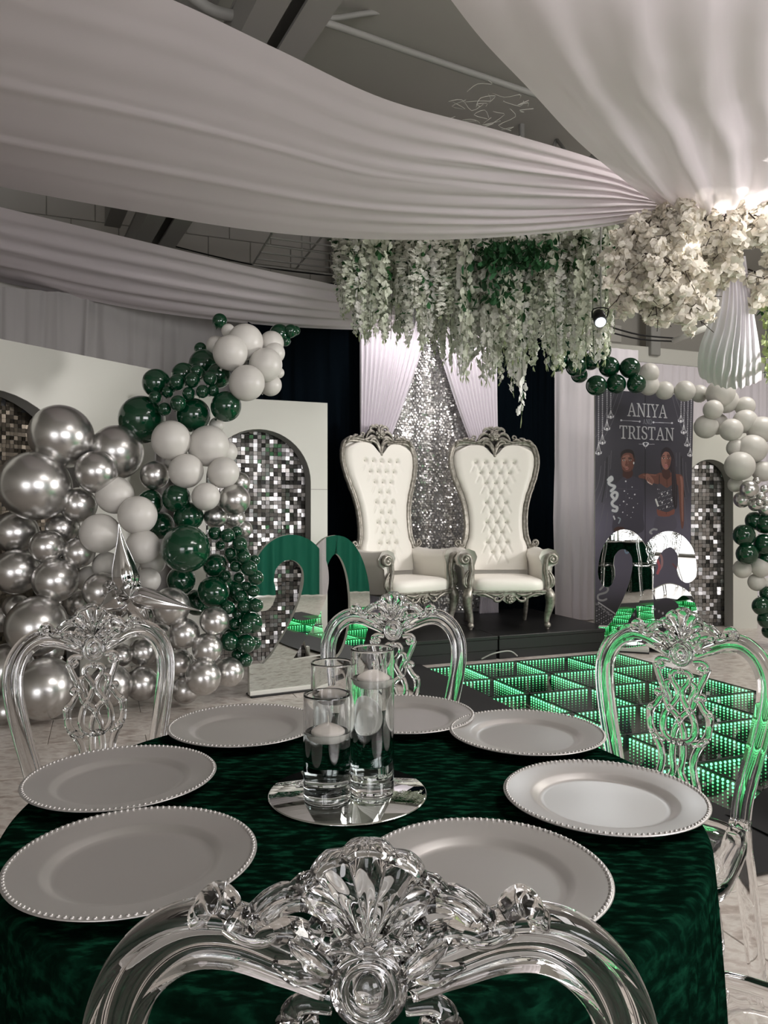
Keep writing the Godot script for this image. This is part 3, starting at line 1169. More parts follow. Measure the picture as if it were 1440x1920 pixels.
		for l in [[0.046, 0.890, 0.036, 0.75], [0.055, 0.879, 0.034, 0.28]]:
			var e: Vector2 = Vector2(cos(l[3]), sin(l[3])) * l[2]
			for sg in [1.0, -1.0]:
				tube(s, sc.call([[l[0] - e.x * 0.6, l[1] - e.y * 0.6, 0.004 * sg], [l[0], l[1], 0.010 * sg], [l[0] + e.x * 0.7, l[1] + e.y * 0.7, 0.005 * sg]]), [0.003, 0.0075, 0.002], 10, 5, Vector2(1, 1.0), up)
		d["scroll%d" % side] = done(s)
	# rosette: oval cabochon in rings
	s = begin()
	for sg in [1.0, -1.0]:
		ball(s, B(0, 0.866, sg * 0.010), Vector3(0.0125, 0.0165, 0.009), 20, 10)
	ball(s, B(0, 0.866), Vector3(0.031, 0.034, 0.0125), 28, 10)
	for r in [[0.019, 0.023, 0.0115, 0.0032], [0.028, 0.031, 0.0085, 0.0036]]:
		for sg in [1.0, -1.0]:
			var ring := PackedVector3Array()
			for k in 36:
				var a := TAU * k / 36
				ring.append(B(r[0] * cos(a), 0.866 + r[1] * sin(a), sg * r[2]))
			sweep(s, ring, ring_profile(8), r[3], up, true)
	tube(s, [B(-0.034, 0.897, 0.006), B(-0.018, 0.905, 0.010), B(0, 0.899, 0.010), B(0.018, 0.905, 0.010), B(0.034, 0.897, 0.006)], [0.003, 0.006, 0.005, 0.006, 0.003], 8, 5, Vector2.ONE, up)
	tube(s, [B(-0.034, 0.897, -0.006), B(-0.018, 0.905, -0.010), B(0, 0.899, -0.010), B(0.018, 0.905, -0.010), B(0.034, 0.897, -0.006)], [0.003, 0.006, 0.005, 0.006, 0.003], 8, 5, Vector2.ONE, up)
	d.rosette = done(s)
	# pierced splat of interlaced ribbons
	s = begin()
	for side in [-1, 1]:
		var sc := func(list: Array) -> Array:
			var o := []
			for q in list: o.append(B(side * q[0], q[1], q[2] if q.size() > 2 else 0.0))
			return o
		# upper volute and the bar that runs down from it to cross the middle
		tube(s, sc.call([[0.052, 0.838], [0.047, 0.831], [0.053, 0.825], [0.063, 0.829], [0.064, 0.841], [0.052, 0.848], [0.030, 0.845]]), [0.0050, 0.0071, 0.0078, 0.0085, 0.0085, 0.0085, 0.0071], 10, 5, Vector2(1, 0.95), up)
		tube(s, sc.call([[0.070, 0.834], [0.060, 0.806], [0.048, 0.778], [0.040, 0.750], [0.030, 0.722, 0.004], [0.006, 0.700, 0.004], [-0.010, 0.664, 0.003], [-0.014, 0.640]]), [0.0078, 0.0085, 0.0085, 0.0085, 0.0092, 0.0092, 0.0085, 0.0071], 10, 5, Vector2(1, 0.95), up)
		# inner ribbon from the heart to the lower loop
		tube(s, sc.call([[0.0, 0.816], [0.016, 0.818], [0.025, 0.806], [0.020, 0.790], [0.008, 0.772], [0.006, 0.752], [0.020, 0.728, -0.004], [0.036, 0.704, -0.004], [0.042, 0.672], [0.034, 0.646], [0.012, 0.634], [0.0, 0.636]]), [0.0071, 0.0085, 0.0085, 0.0078, 0.0085, 0.0085, 0.0092, 0.0092, 0.0092, 0.0092, 0.0085, 0.0071], 10, 5, Vector2(1, 0.95), up)
		tube(s, sc.call([[0.024, 0.792], [0.036, 0.786], [0.038, 0.772], [0.030, 0.754], [0.024, 0.735]]), [0.0057, 0.0085, 0.0085, 0.0078, 0.0057], 10, 5, Vector2(1, 0.95), up)
		# knob and outer pear
		ball(s, B(side * 0.057, 0.757), Vector3(0.0125, 0.0125, 0.010), 12, 8)
		tube(s, sc.call([[0.040, 0.752], [0.052, 0.742], [0.062, 0.726], [0.076, 0.710], [0.077, 0.684], [0.072, 0.658], [0.058, 0.642], [0.036, 0.634]]), [0.0071, 0.0085, 0.0092, 0.0121, 0.0092, 0.0106, 0.0099, 0.0085], 10, 5, Vector2(1, 0.95), up)
		ball(s, B(side * 0.077, 0.716), Vector3(0.0075, 0.0065, 0.008), 8, 6)
		ball(s, B(side * 0.072, 0.650), Vector3(0.0085, 0.0065, 0.008), 8, 6)
		# lower strands to the shoe
		tube(s, sc.call([[0.066, 0.646], [0.048, 0.618], [0.040, 0.584], [0.046, 0.548], [0.052, 0.520], [0.036, 0.498], [0.030, 0.478]]), [0.0099, 0.0106, 0.0099, 0.0099, 0.0114, 0.0114, 0.0114], 10, 5, Vector2(1, 0.95), up)
		tube(s, sc.call([[0.012, 0.636], [0.014, 0.600], [0.010, 0.560], [0.024, 0.530], [0.030, 0.512]]), [0.0092, 0.0092, 0.0092, 0.0092, 0.0071], 10, 5, Vector2(1, 0.95), up)
	ball(s, B(0, 0.634), Vector3(0.018, 0.010, 0.010), 14, 8)
	ball(s, B(0, 0.820), Vector3(0.010, 0.008, 0.009), 12, 8)
	ball(s, B(0, 0.512), Vector3(0.028, 0.014, 0.009), 14, 8)
	d.splat = done(s)
	# seat: shallow dish with a rounded rim
	s = begin()
	var rows := []
	for q in [[0.60, 0.424, 0.0], [0.92, 0.424, 0.0], [0.985, 0.428, 0.0], [1.0, 0.436, 0.0], [1.0, 0.452, 0.0], [0.985, 0.460, 0.0], [0.955, 0.461, 0.0], [0.935, 0.455, 0.0], [0.60, 0.450, 0.0], [0.02, 0.446, 0.0]]:
		rows.append(seat_ring(q[0], q[1]))
	rows.push_front(seat_ring(0.02, 0.424))
	grid(s, rows, true)
	d.seat = done(s)
	# legs: front pair sabre-turned, rear pair raked back
	for side in [-1, 1]:
		var sq := PackedVector2Array()
		for q in [[1, 0.55], [0.8, 0.92], [0.55, 1], [-0.55, 1], [-0.8, 0.92], [-1, 0.55], [-1, -0.55], [-0.8, -0.92], [-0.55, -1], [0.55, -1], [0.8, -0.92], [1, -0.55]]: sq.append(Vector2(q[0], q[1]))
		s = begin()
		sweep(s, spline([Vector3(side * 0.158, 0.47, 0.207), Vector3(side * 0.160, 0.40, 0.205), Vector3(side * 0.166, 0.33, 0.222), Vector3(side * 0.172, 0.2, 0.262), Vector3(side * 0.176, 0.0, 0.325)], 6), sq, [0.024, 0.026, 0.024, 0.022, 0.020], Vector3(0, 0, 1))
		d["rear%d" % side] = done(s)
		s = begin()
		sweep(s, spline([Vector3(side * 0.175, 0.425, -0.185), Vector3(side * 0.185, 0.36, -0.200), Vector3(side * 0.186, 0.28, -0.200), Vector3(side * 0.178, 0.12, -0.188), Vector3(side * 0.184, 0.0, -0.202)], 6), sq, [0.029, 0.032, 0.026, 0.018, 0.021], Vector3(0, 0, 1))
		d["front%d" % side] = done(s)
	return d


func seat_ring(k: float, y: float) -> PackedVector3Array:
	var row := PackedVector3Array()
	for i in 48:
		var a := TAU * i / 48
		var c := cos(a)
		var q := -sin(a)
		var e := 4.5
		var r := pow(pow(absf(c), e) + pow(absf(q), e), -1.0 / e)
		var z := q * r
		var w: float = lerpf(0.222, 0.190, (z + 1.0) / 2.0)
		row.append(Vector3(c * r * w * k, y, z * 0.215 * k))
	return row


func chairs():
	var d := chair_meshes()
	var o := thing("clear_chair", "clear carved chair in front, its shell crest nearest to the viewer", "chair", Vector3.ZERO, 0.0, "clear carved chairs around the table")
	obj("seat", d.seat, M.acrylic, o)
	for side in [-1, 1]:
		obj("frame_stile", d["frame%d" % side], M.acrylic, o)
		obj("leaf_scroll", d["scroll%d" % side], M.acrylic, o)
		obj("leg", d["rear%d" % side], M.acrylic, o)
		obj("leg", d["front%d" % side], M.acrylic, o)
	obj("shell_crest", d.shell, M.acrylic, o)
	obj("rosette", d.rosette, M.acrylic, o)
	obj("splat", d.splat, M.acrylic, o)
	# [crest x px, depth, x turn towards, z towards, label]; the crest leans 0.277 behind the middle of the seat
	var list := [
		[690, 0.585, 0.02, -1.0, ""],
		[170, 2.10, 0.66, 0.75, "clear carved chair at the left, in front of the chrome balloons"],
		[738, 2.43, -0.06, 1.0, "clear carved chair on the far side, behind the tallest glass cylinder"],
		[1282, 2.02, -0.62, 0.78, "clear carved chair at the right, green light from the dance floor in it"],
	]
	for q in list:
		var c := o
		if q[4] != "":
			c = o.duplicate()
			c.name = numbered("clear_chair")
			add_child(c)
			c.set_meta("label", q[4])
		var f := Vector3(q[2], 0, q[3]).normalized()
		var crest := P(q[0], 960, q[1])
		c.position = Vector3(crest.x, 0, crest.z) + f * 0.277
		c.rotation.y = atan2(-f.x, -f.z)
	for q in [[0.60, -1.02, -0.82, -0.57, "clear carved chair of which only the seat corner shows, right of the tablecloth"], [2.75, -0.45, -0.1, 1.0, "clear carved chair at the next table, seen only in the mirrored numbers"]]:
		var c := o.duplicate()
		c.name = numbered("clear_chair")
		add_child(c)
		c.set_meta("label", q[4])
		c.position = Vector3(q[0], 0, q[1])
		c.rotation.y = atan2(-q[2], -q[3])


# ------------------------------------------------------------------ thrones
# Local axes: faces +z, floor of the throne at y = 0.
func half_width(y: float) -> float:
	var k := [[0.70, 0.335], [0.74, 0.322], [0.80, 0.297], [0.90, 0.288], [1.00, 0.290], [1.10, 0.302], [1.20, 0.328], [1.30, 0.366], [1.40, 0.402], [1.50, 0.424], [1.58, 0.428], [1.64, 0.416], [1.69, 0.385]]
	for i in k.size() - 1:
		if y <= k[i + 1][0]: return lerpf(k[i][1], k[i + 1][1], smoothstep(0.0, 1.0, clampf((y - k[i][0]) / (k[i + 1][0] - k[i][0]), 0.0, 1.0)) * 0.5 + 0.5 * clampf((y - k[i][0]) / (k[i + 1][0] - k[i][0]), 0.0, 1.0))
	return 0.385


func lean(y: float) -> float:
	return -0.26 - 0.13 * (y - 0.5)


func throne_outline() -> Array:     # right half from the bottom to the middle of the top, then mirrored
	var r := []
	for i in 21: 
		var y := 0.72 + 0.93 * i / 20.0
		r.append(Vector2(half_width(y), y))
	for q in [[0.395, 1.688], [0.350, 1.718], [0.290, 1.727], [0.22, 1.722], [0.15, 1.712], [0.09, 1.70]]: r.append(Vector2(q[0], q[1]))
	return r


func thrones():
	var o := thing("throne", "left tufted white throne with carved silver frame, turned towards the dance floor", "throne", Vector3.ZERO, 0.0, "white thrones on the stage")
	var half := throne_outline()
	# tufted back: a height field inside the outline
	var buttons := []
	for q in [[1.53, 5, 0.118], [1.43, 4, 0.118], [1.33, 3, 0.118], [1.235, 2, 0.118], [1.14, 3, 0.118], [1.045, 2, 0.118], [0.95, 3, 0.118], [0.855, 2, 0.118], [0.76, 3, 0.118], [0.665, 2, 0.118]]:
		for k in q[1]: buttons.append(Vector2((k - (q[1] - 1) / 2.0) * 0.094, q[0]))
	var s := begin()
	var rows := []
	for i in 111:
		var y := 0.50 + 1.20 * i / 110.0
		var row := PackedVector3Array()
		for j in 65:
			var t := j / 64.0 * 2.0 - 1.0
			var w := half_width(maxf(y, 0.72)) - 0.028
			if y > 1.60: w *= sqrt(maxf(0.0, 1.0 - pow((y - 1.60) / 0.135, 2.6)))
			var x := t * w
			var yy := y
			if y > 1.55: yy -= 0.10 * exp(-pow(x / 0.075, 2.0)) * (y - 1.55) / 0.15
			var e: float = minf(1.0, (1.0 - absf(t)) * 5.0)
			var z := 0.045 * sqrt(maxf(0.0, 1.0 - pow(1.0 - e, 2.0)))
			var dip := 0.0
			for b in buttons:
				var dx: float = x - b.x
				var dy: float = yy - b.y
				if absf(dx) < 0.11 and absf(dy) < 0.11: dip = maxf(dip, 0.030 * exp(-(dx * dx + dy * dy) / 0.00042))
				# pleats run diagonally from button to button
				if absf(dx) < 0.062 and dy > -0.1 and dy < 0.0:
					var off := absf(absf(dx) - absf(dy) * 0.49)
					dip = maxf(dip, 0.011 * exp(-off * off / 0.00003) * (1.0 if absf(b.x) < 0.2 else 0.4))
			row.append(Vector3(x, yy, lean(yy) + 0.02 + z - dip))
		rows.append(row)
	grid(s, rows)
	obj("tufted_back", done(s), M.upholstery, o)
	s = begin()
	for b in buttons: ball(s, Vector3(b.x, b.y, lean(b.y) + 0.040), Vector3(0.0095, 0.0095, 0.006), 8, 5)
	obj("buttons", done(s), M.button, o)
	s = begin()
	var outline := PackedVector2Array()
	for q in half: outline.append(Vector2(q.x - 0.012, q.y))
	var rev := half.duplicate()
	rev.reverse()
	for q in rev: outline.append(Vector2(-q.x + 0.012, q.y))
	outline.append(Vector2(-0.30, 0.40)); outline.append(Vector2(0.30, 0.40))
	var tilt := Transform3D(Basis(Vector3(1, 0, 0), Vector3(0, 1, -0.13), Vector3(0, 0, 1)), Vector3(0, 0, -0.26 + 0.065))
	slab(s, outline, -0.035, 0.006, tilt)
	obj("back_board", done(s), M.upholstery, o)
	# carved frame round the back
	var prof := PackedVector2Array()
	for q in [[1, 0.0], [0.85, 0.6], [0.5, 0.95], [0.1, 0.8], [-0.15, 0.45], [-0.5, 0.55], [-0.8, 0.5], [-1, 0.1], [-1, -0.5], [0, -0.8], [0.85, -0.6]]: prof.append(Vector2(q[0], q[1]))
	var prof2 := PackedVector2Array()
	for k in prof.size(): prof2.append(Vector2(-prof[prof.size() - 1 - k].x, prof[prof.size() - 1 - k].y))
	for side in [-1, 1]:
		s = begin()
		var pts := []
		pts.append(Vector3(side * 0.365, 0.735, lean(0.735) + 0.05))
		for q in half: pts.append(Vector3(side * q.x, q.y, lean(q.y) + 0.03))
		sweep(s, spline(pts, 2), prof2 if side > 0 else prof, 0.026, Vector3(0, 0, 1))
		# volute at the foot of the frame
		var v := []
		for k in 15:
			var a := -PI * 0.5 + k * 0.62
			var r := 0.034 * (1.0 - k / 17.0)
			v.append(Vector3(side * (0.372 + r * cos(a)), 0.755 + r * sin(a), lean(0.75) + 0.05))
		tube(s, v, 0.011, 8, 3)
		obj("back_frame", done(s), M.antique, o)
		# acanthus along the top rail
		s = begin()
		for l in [[0.34, 1.735, 0.10, 2.9], [0.29, 1.752, 0.09, 2.7], [0.23, 1.745, 0.085, 3.1], [0.36, 1.715, 0.07, 2.2]]:
			var e: Vector2 = Vector2(cos(l[3]), sin(l[3])) * l[2] * 0.5
			tube(s, [Vector3(side * (l[0] - e.x), l[1] - e.y, lean(l[1]) + 0.045), Vector3(side * l[0], l[1] + 0.008, lean(l[1]) + 0.06), Vector3(side * (l[0] + e.x), l[1] + e.y, lean(l[1]) + 0.05)], [0.006, 0.016, 0.004], 8, 4)
		obj("rail_carving", done(s), M.antique, o)
	# crest: rose, leaves and scrolls over the middle, a palmette running down into the notch
	s = begin()
	var cy := 1.795
	var cz := lean(cy) + 0.07
	for k in 3:
		for j in 6:
			var a := TAU * j / 6 + k * 0.5
			var r: float = [0.040, 0.027, 0.012][k]
			ball(s, Vector3(r * cos(a), cy + r * sin(a), cz + 0.012 * k), Vector3(0.021, 0.021, 0.012) * (1.0 - 0.2 * k), 8, 6, Basis(Vector3(0, 0, 1), a))
	obj("crest_rose", done(s), M.antique, o)
	s = begin()
	for side in [-1, 1]:
		for l in [[[0.03, 1.845], [0.07, 1.865], [0.10, 1.845], [0.105, 1.815]], [[0.05, 1.80], [0.095, 1.815], [0.135, 1.79], [0.160, 1.745]], [[0.04, 1.76], [0.09, 1.765], [0.14, 1.74], [0.18, 1.728]], [[0.0, 1.85], [0.02, 1.872], [0.05, 1.868], [0.065, 1.845]],
				[[0.01, 1.62], [0.03, 1.68], [0.07, 1.715], [0.13, 1.722]], [[0.006, 1.60], [0.015, 1.67], [0.035, 1.72], [0.05, 1.755]], [[0.02, 1.70], [0.06, 1.742], [0.10, 1.735], [0.11, 1.71]]]:
			var pts := []
			for q in l: pts.append(Vector3(side * q[0], q[1], lean(q[1]) + 0.055))
			tube(s, pts, [0.009, 0.017, 0.014, 0.005], 8, 5, Vector2(1, 0.8))
		var v := []
		for k in 13:
			var a := -PI * 0.6 + k * 0.62
			var r := 0.028 * (1.0 - k / 15.0)
			v.append(Vector3(side * (0.195 + r * cos(a)), 1.775 + r * sin(a), lean(1.77) + 0.055))
		tube(s, v, 0.008, 8, 3)
	ball(s, Vector3(0, 1.60, lean(1.6) + 0.06), Vector3(0.017, 0.022, 0.014), 10, 7)
	obj("crest_carving", done(s), M.antique, o)
	s = begin()
	slab(s, PackedVector2Array([Vector2(-0.20, 1.70), Vector2(-0.06, 1.675), Vector2(0, 1.60), Vector2(0.06, 1.675), Vector2(0.20, 1.70), Vector2(0.16, 1.76), Vector2(0.10, 1.83), Vector2(0.03, 1.855), Vector2(-0.03, 1.855), Vector2(-0.10, 1.83), Vector2(-0.16, 1.76)]), 0.015, 0.035, tilt)
	obj("crest_board", done(s), M.antique_dark, o)
	# seat
	s = begin()
	rows = []
	for q in [[0.05, 0.345], [0.97, 0.345], [1.0, 0.36], [1.0, 0.40], [0.985, 0.425], [0.94, 0.444], [0.8, 0.458], [0.5, 0.468], [0.02, 0.472]]:
		var row := PackedVector3Array()
		for i in 56:
			var a := TAU * i / 56
			var e := 6.0
			var r := pow(pow(absf(cos(a)), e) + pow(absf(sin(a)), e), -1.0 / e)
			row.append(Vector3(cos(a) * r * 0.335 * q[0], q[1], 0.01 - sin(a) * r * 0.30 * q[0]))
		rows.append(row)
	grid(s, rows, true)
	obj("seat", done(s), M.upholstery, o)
	# arms: padded roll over a panel, carved scroll in front
	for side in [-1, 1]:
		s = begin()
		rows = []
		for i in 13:
			var z := -0.29 + 0.53 * i / 12.0
			var y := 0.625 - 0.02 * sin(i / 12.0 * PI)
			var row := PackedVector3Array()
			for q in [[-0.045, -0.28], [-0.048, -0.05], [-0.072, 0.025], [-0.050, 0.075], [0.010, 0.098], [0.075, 0.082], [0.112, 0.022], [0.098, -0.035], [0.050, -0.068], [0.03, -0.28]]:
				row.append(Vector3(side * (0.352 + q[0]), y + q[1], z))
			rows.append(row)
		grid(s, rows, true, side > 0)
		for e in [0, 12]:
			var c := Vector3(side * 0.352, 0.55, rows[e][0].z)
			for j in 10:
				var a: Vector3 = rows[e][j]
				var b: Vector3 = rows[e][(j + 1) % 10]
				if (e == 0) != (side > 0): tri(s, c, a, b)
				else: tri(s, c, b, a)
		obj("arm", done(s), M.upholstery, o)
		s = begin()
		var z := 0.262
		var v := []
		for k in 14:
			var a := PI * 0.95 - k * 0.60
			var r := 0.046 * (1.0 - k / 22.0)
			v.append(Vector3(side * (0.392 + r * cos(a) * 1.0), 0.628 + r * sin(a), z + 0.004 * k * 0.3))
		v.reverse()
		v.append_array([Vector3(side * 0.338, 0.58, z), Vector3(side * 0.335, 0.52, z), Vector3(side * 0.350, 0.45, z), Vector3(side * 0.352, 0.39, z), Vector3(side * 0.345, 0.35, z)])
		tube(s, v, [0.012, 0.014, 0.017, 0.018, 0.019, 0.020, 0.022], 10, 3, Vector2(1, 1.25))
		ball(s, Vector3(side * 0.392, 0.628, z + 0.006), Vector3(0.026, 0.026, 0.024), 14, 8)
		for l in [[[0.360, 0.53], [0.398, 0.47], [0.405, 0.41], [0.372, 0.365]], [[0.365, 0.50], [0.385, 0.455], [0.385, 0.41], [0.365, 0.38]]]:
			var pts := []
			for q in l: pts.append(Vector3(side * q[0], q[1], z))
			tube(s, pts, [0.006, 0.013, 0.015, 0.008], 8, 5, Vector2(1, 1.1))
		obj("arm_scroll", done(s), M.antique, o)
		# legs
		s = begin()
		tube(s, [Vector3(side * 0.35, 0.36, 0.255), Vector3(side * 0.372, 0.30, 0.268), Vector3(side * 0.372, 0.22, 0.266), Vector3(side * 0.348, 0.12, 0.258), Vector3(side * 0.342, 0.06, 0.262), Vector3(side * 0.346, 0.035, 0.27)], [0.036, 0.048, 0.040, 0.028, 0.023, 0.024], 12, 5)
		ball(s, Vector3(side * 0.346, 0.042, 0.278), Vector3(0.030, 0.028, 0.026), 12, 8)
		lathe(s, [Vector2(0, 0), Vector2(0.014, 0), Vector2(0.017, 0.02), Vector2(0, 0.02)], 10, Vector3(side * 0.346, 0, 0.272))
		for l in [[0.392, 0.30, 0.27], [0.398, 0.26, 0.272], [0.386, 0.215, 0.272]]:
			tube(s, [Vector3(side * (l[0] - 0.03), l[1] + 0.045, l[2] + 0.012), Vector3(side * l[0], l[1], l[2] + 0.01), Vector3(side * (l[0] - 0.025), l[1] - 0.055, l[2] + 0.008)], [0.005, 0.011, 0.003], 8, 4)
		obj("leg", done(s), M.antique, o)
		s = begin()
		tube(s, [Vector3(side * 0.29, 0.36, -0.25), Vector3(side * 0.29, 0.15, -0.27), Vector3(side * 0.285, 0.0, -0.31)], [0.026, 0.022, 0.018], 8, 5)
		obj("leg", done(s), M.antique, o)
		# side rail
		s = begin()
		box(s, Vector3(side * 0.335, 0.335, 0.0), Vector3(0.03, 0.05, 0.52), Basis.IDENTITY, 0.006)
		obj("seat_rail", done(s), M.antique, o)
	# carved front rail
	s = begin()
	box(s, Vector3(0, 0.345, 0.29), Vector3(0.66, 0.022, 0.03), Basis.IDENTITY, 0.006)
	var ap := PackedVector2Array([Vector2(-0.33, 0.335)])
	for i in 33:
		var x := -0.33 + 0.66 * i / 32.0
		ap.append(Vector2(x, 0.308 - 0.062 * exp(-pow(x / 0.10, 2.0)) - 0.012 * cos(x * 28.0)))
	ap.append(Vector2(0.33, 0.335))
	slab(s, ap, 0.268, 0.285)
	for side in [-1, 1]:
		for l in [[[0.30, 0.318], [0.24, 0.322], [0.18, 0.300], [0.13, 0.270]], [[0.05, 0.300], [0.09, 0.262], [0.13, 0.262], [0.135, 0.285], [0.115, 0.29]], [[0.06, 0.325], [0.11, 0.312], [0.16, 0.318], [0.20, 0.330]]]:
			var pts := []
			for q in l: pts.append(Vector3(side * q[0], q[1], 0.293))
			tube(s, pts, [0.007, 0.014, 0.013, 0.007], 8, 5)
	for k in 7:
		var a := TAU * k / 7
		ball(s, Vector3(0.022 * cos(a), 0.275 + 0.026 * sin(a), 0.295), Vector3(0.014, 0.014, 0.009), 8, 6)
	ball(s, Vector3(0, 0.275, 0.302), Vector3(0.015, 0.017, 0.012), 10, 7)
	obj("front_rail", done(s), M.antique, o)
	o.position = Vector3(0.18, 0.2, -6.74)
	o.rotation.y = 0.64
	var p := o.duplicate()
	p.name = numbered("throne")
	add_child(p)
	p.set_meta("label", "right tufted white throne with carved silver frame, facing the viewer squarely")
	var c := P(942, 960, 6.86)
	p.position = Vector3(c.x, 0.2, c.z)
	p.rotation.y = 0.06


# ------------------------------------------------------------------ ceiling drapes
# A length of cloth between two edge curves that run from its gathered end outward.
func swag(label: String, edge_a: Array, edge_b: Array, pleats: float, amp: float, belly: float, seed_: int, loosen := 0.6, m: Material = null):
	var pa := spline(edge_a, 12)
	var pb := spline(edge_b, 12)
	var n := FastNoiseLite.new()
	n.seed = seed_
	n.frequency = 1.0
	var rows := []
	var nt := 90
	var ns := int(pleats * 9)
	for i in nt + 1:
		var t := float(i) / nt
		var a := at_path(pa, t)
		var b := at_path(pb, t)
		var across := b - a
		var width := across.length()
		var along := (at_path(pa, t + 0.02) + at_path(pb, t + 0.02) - at_path(pa, t - 0.02) - at_path(pb, t - 0.02)).normalized()
		var nrm := across.cross(along).normalized()
		if nrm.y > 0: nrm = -nrm
		var fade := pow(1.0 - smoothstep(0.0, 1.0, clampf(t / loosen, 0.0, 1.0)), 1.0)
		var row := PackedVector3Array()
		for j in ns + 1:
			var q := float(j) / ns
			var w := q + 0.035 * n.get_noise_2d(q * 5.0, t * 1.3)
			var ph := w * pleats * TAU + 1.3 * n.get_noise_2d(q * 3.0, t * 2.0 + 7.0)
			var depth := amp * (0.06 + 0.94 * fade) * minf(1.0, t * 9.0 + 0.35) * (0.65 + 0.5 * n.get_noise_2d(q * 4.0 + 3.0, t * 0.8))
			depth = minf(depth, width / pleats * 0.55)
			var e := minf(1.0, minf(q, 1.0 - q) * 8.0)
			var soft := 0.012 * exp(-pow((w - 0.42) / 0.02, 2.0)) * smoothstep(0.15, 0.5, t) + 0.010 * exp(-pow((w - 0.68) / 0.02, 2.0)) * smoothstep(0.2, 0.6, t)
			row.append(a + across * q + nrm * (depth * e * sin(ph) * 0.8 + soft + belly * 4.0 * q * (1.0 - q) * smoothstep(0.0, 0.3, t)))
		rows.append(row)
	var s := begin()
	grid(s, rows)
	tag(obj("ceiling_swag", done(s), m if m else M.sheer), label, "drape")


func swags():
	swag("broad sheer white ceiling swag running from the flower ring to the upper left",
		[P(1272, 384, 4.2), P(1200, 340, 4.12), P(1120, 300, 4.05), P(930, 243, 3.88), P(720, 185, 3.70), P(520, 92, 3.52), P(320, -2, 3.34), P(0, -130, 3.05), P(-260, -220, 2.9)],
		[P(1268, 392, 4.2), P(1190, 412, 4.25), P(1110, 428, 4.32), P(900, 447, 4.60), P(700, 449, 4.85), P(520, 437, 5.02), P(330, 410, 5.2), P(0, 350, 5.45), P(-260, 290, 5.6)], 9.0, 0.05, 0.05, 31, 0.62)
	swag("lower sheer white ceiling swag that ends behind the hanging flowers, at the left",
		[P(760, 575, 6.6), P(690, 548, 6.5), P(600, 528, 6.4), P(480, 503, 6.3), P(300, 460, 6.2), P(150, 424, 6.1), P(0, 388, 6.0), P(-160, 350, 5.9)],
		[P(760, 612, 6.7), P(690, 618, 6.8), P(600, 616, 6.9), P(480, 608, 7.0), P(300, 587, 7.1), P(150, 560, 7.2), P(0, 528, 7.3), P(-160, 500, 7.4)], 5.0, 0.035, 0.05, 37, 1.3)
	swag("great sheer white ceiling swag fanning out from the flower ring to the top right",
		[P(1268, 390, 4.2), P(1222, 376, 4.05), P(1160, 330, 3.85), P(1080, 262, 3.62), P(990, 165, 3.35), P(900, 70, 3.05), P(800, -60, 2.75), P(640, -260, 2.5)],
		[P(1400, 380, 4.2), P(1462, 352, 4.05), P(1520, 290, 3.85), P(1560, 210, 3.62), P(1600, 110, 3.35), P(1640, 0, 3.05), P(1690, -140, 2.75), P(1760, -380, 2.5)], 6.0, 0.06, 0.22, 43, 1.25)
	swag("lit white fabric drop hanging below the flower ring at the right",
		[P(1356, 480, 4.45), P(1346, 540, 4.5), P(1330, 600, 4.6), P(1312, 650, 4.75), P(1308, 685, 5.0), P(1312, 706, 5.5), P(1316, 706, 6.2)],
		[P(1398, 480, 4.45), P(1406, 540, 4.5), P(1416, 600, 4.6), P(1424, 650, 4.75), P(1428, 690, 5.0), P(1428, 712, 5.5), P(1426, 712, 6.2)], 9.0, 0.022, 0.07, 47, 2.5, M.drape_white)
	swag("grey sheer swag in the gap between the hanging flowers and the flower ring",
		[P(1290, 410, 5.0), P(1230, 424, 5.6), P(1170, 440, 6.3), P(1120, 455, 7.0)],
		[P(1270, 470, 5.0), P(1220, 520, 5.6), P(1165, 560, 6.3), P(1120, 590, 7.0)], 4.0, 0.05, 0.05, 53, 1.0)
	# gathered hub with its puck lamps
	var o := thing("drape_hub", "gathered knot and ring where the ceiling swags meet above the flowers", "drape hub", P(1330, 400, 4.3))
	var s := begin()
	var ring := PackedVector3Array()
	for k in 32: ring.append(Vector3(0.24 * cos(TAU * k / 32), 0.03, 0.24 * sin(TAU * k / 32)))
	sweep(s, ring, ring_profile(8), 0.018, Vector3(0, 1, 0), true)
	tube(s, [Vector3(0, 0.03, 0), Vector3(0, 1.62, 0)], 0.02, 8, 2)
	for k in 3:
		var a := TAU * k / 3
		tube(s, [Vector3(0, 0.05, 0), Vector3(0.24 * cos(a), 0.03, 0.24 * sin(a))], 0.012, 6, 1, Vector2.ONE, Vector3(0, 1, 0))
	obj("ring_frame", done(s), M.steel, o)
	for q in [[1359, 381, 3.9, 0.08, "small glowing puck light under the lowest fold of the great swag"], [1392, 358, 4.05, 0.12, "small glowing puck light tucked between two folds above the flowers"],
			[1432, 364, 3.9, 0.10, "small glowing puck light at the right edge, above the flower ring"], [1272, 462, 3.98, 0.16, "small puck light half buried in the cream blossoms, left front of the ring"]]:
		var at := P(q[0], q[1], q[2])
		var l := thing("puck_light", q[4], "lamp", at)
		s = begin()
		lathe(s, [Vector2(0, -0.014), Vector2(0.026, -0.012), Vector2(0.033, 0.0), Vector2(0.026, 0.010), Vector2(0, 0.013)], 16)
		obj("lamp_lens", done(s), M.lamp_glow, l)
		var g := OmniLight3D.new()
		g.name = "puck_glow"
		g.light_color = Color(1.0, 0.97, 0.96)
		g.light_energy = q[3]
		g.light_size = 0.03
		g.omni_range = 12.0
		g.omni_attenuation = 2.0
		g.shadow_enabled = true
		add_child(g, true)
		g.position = at


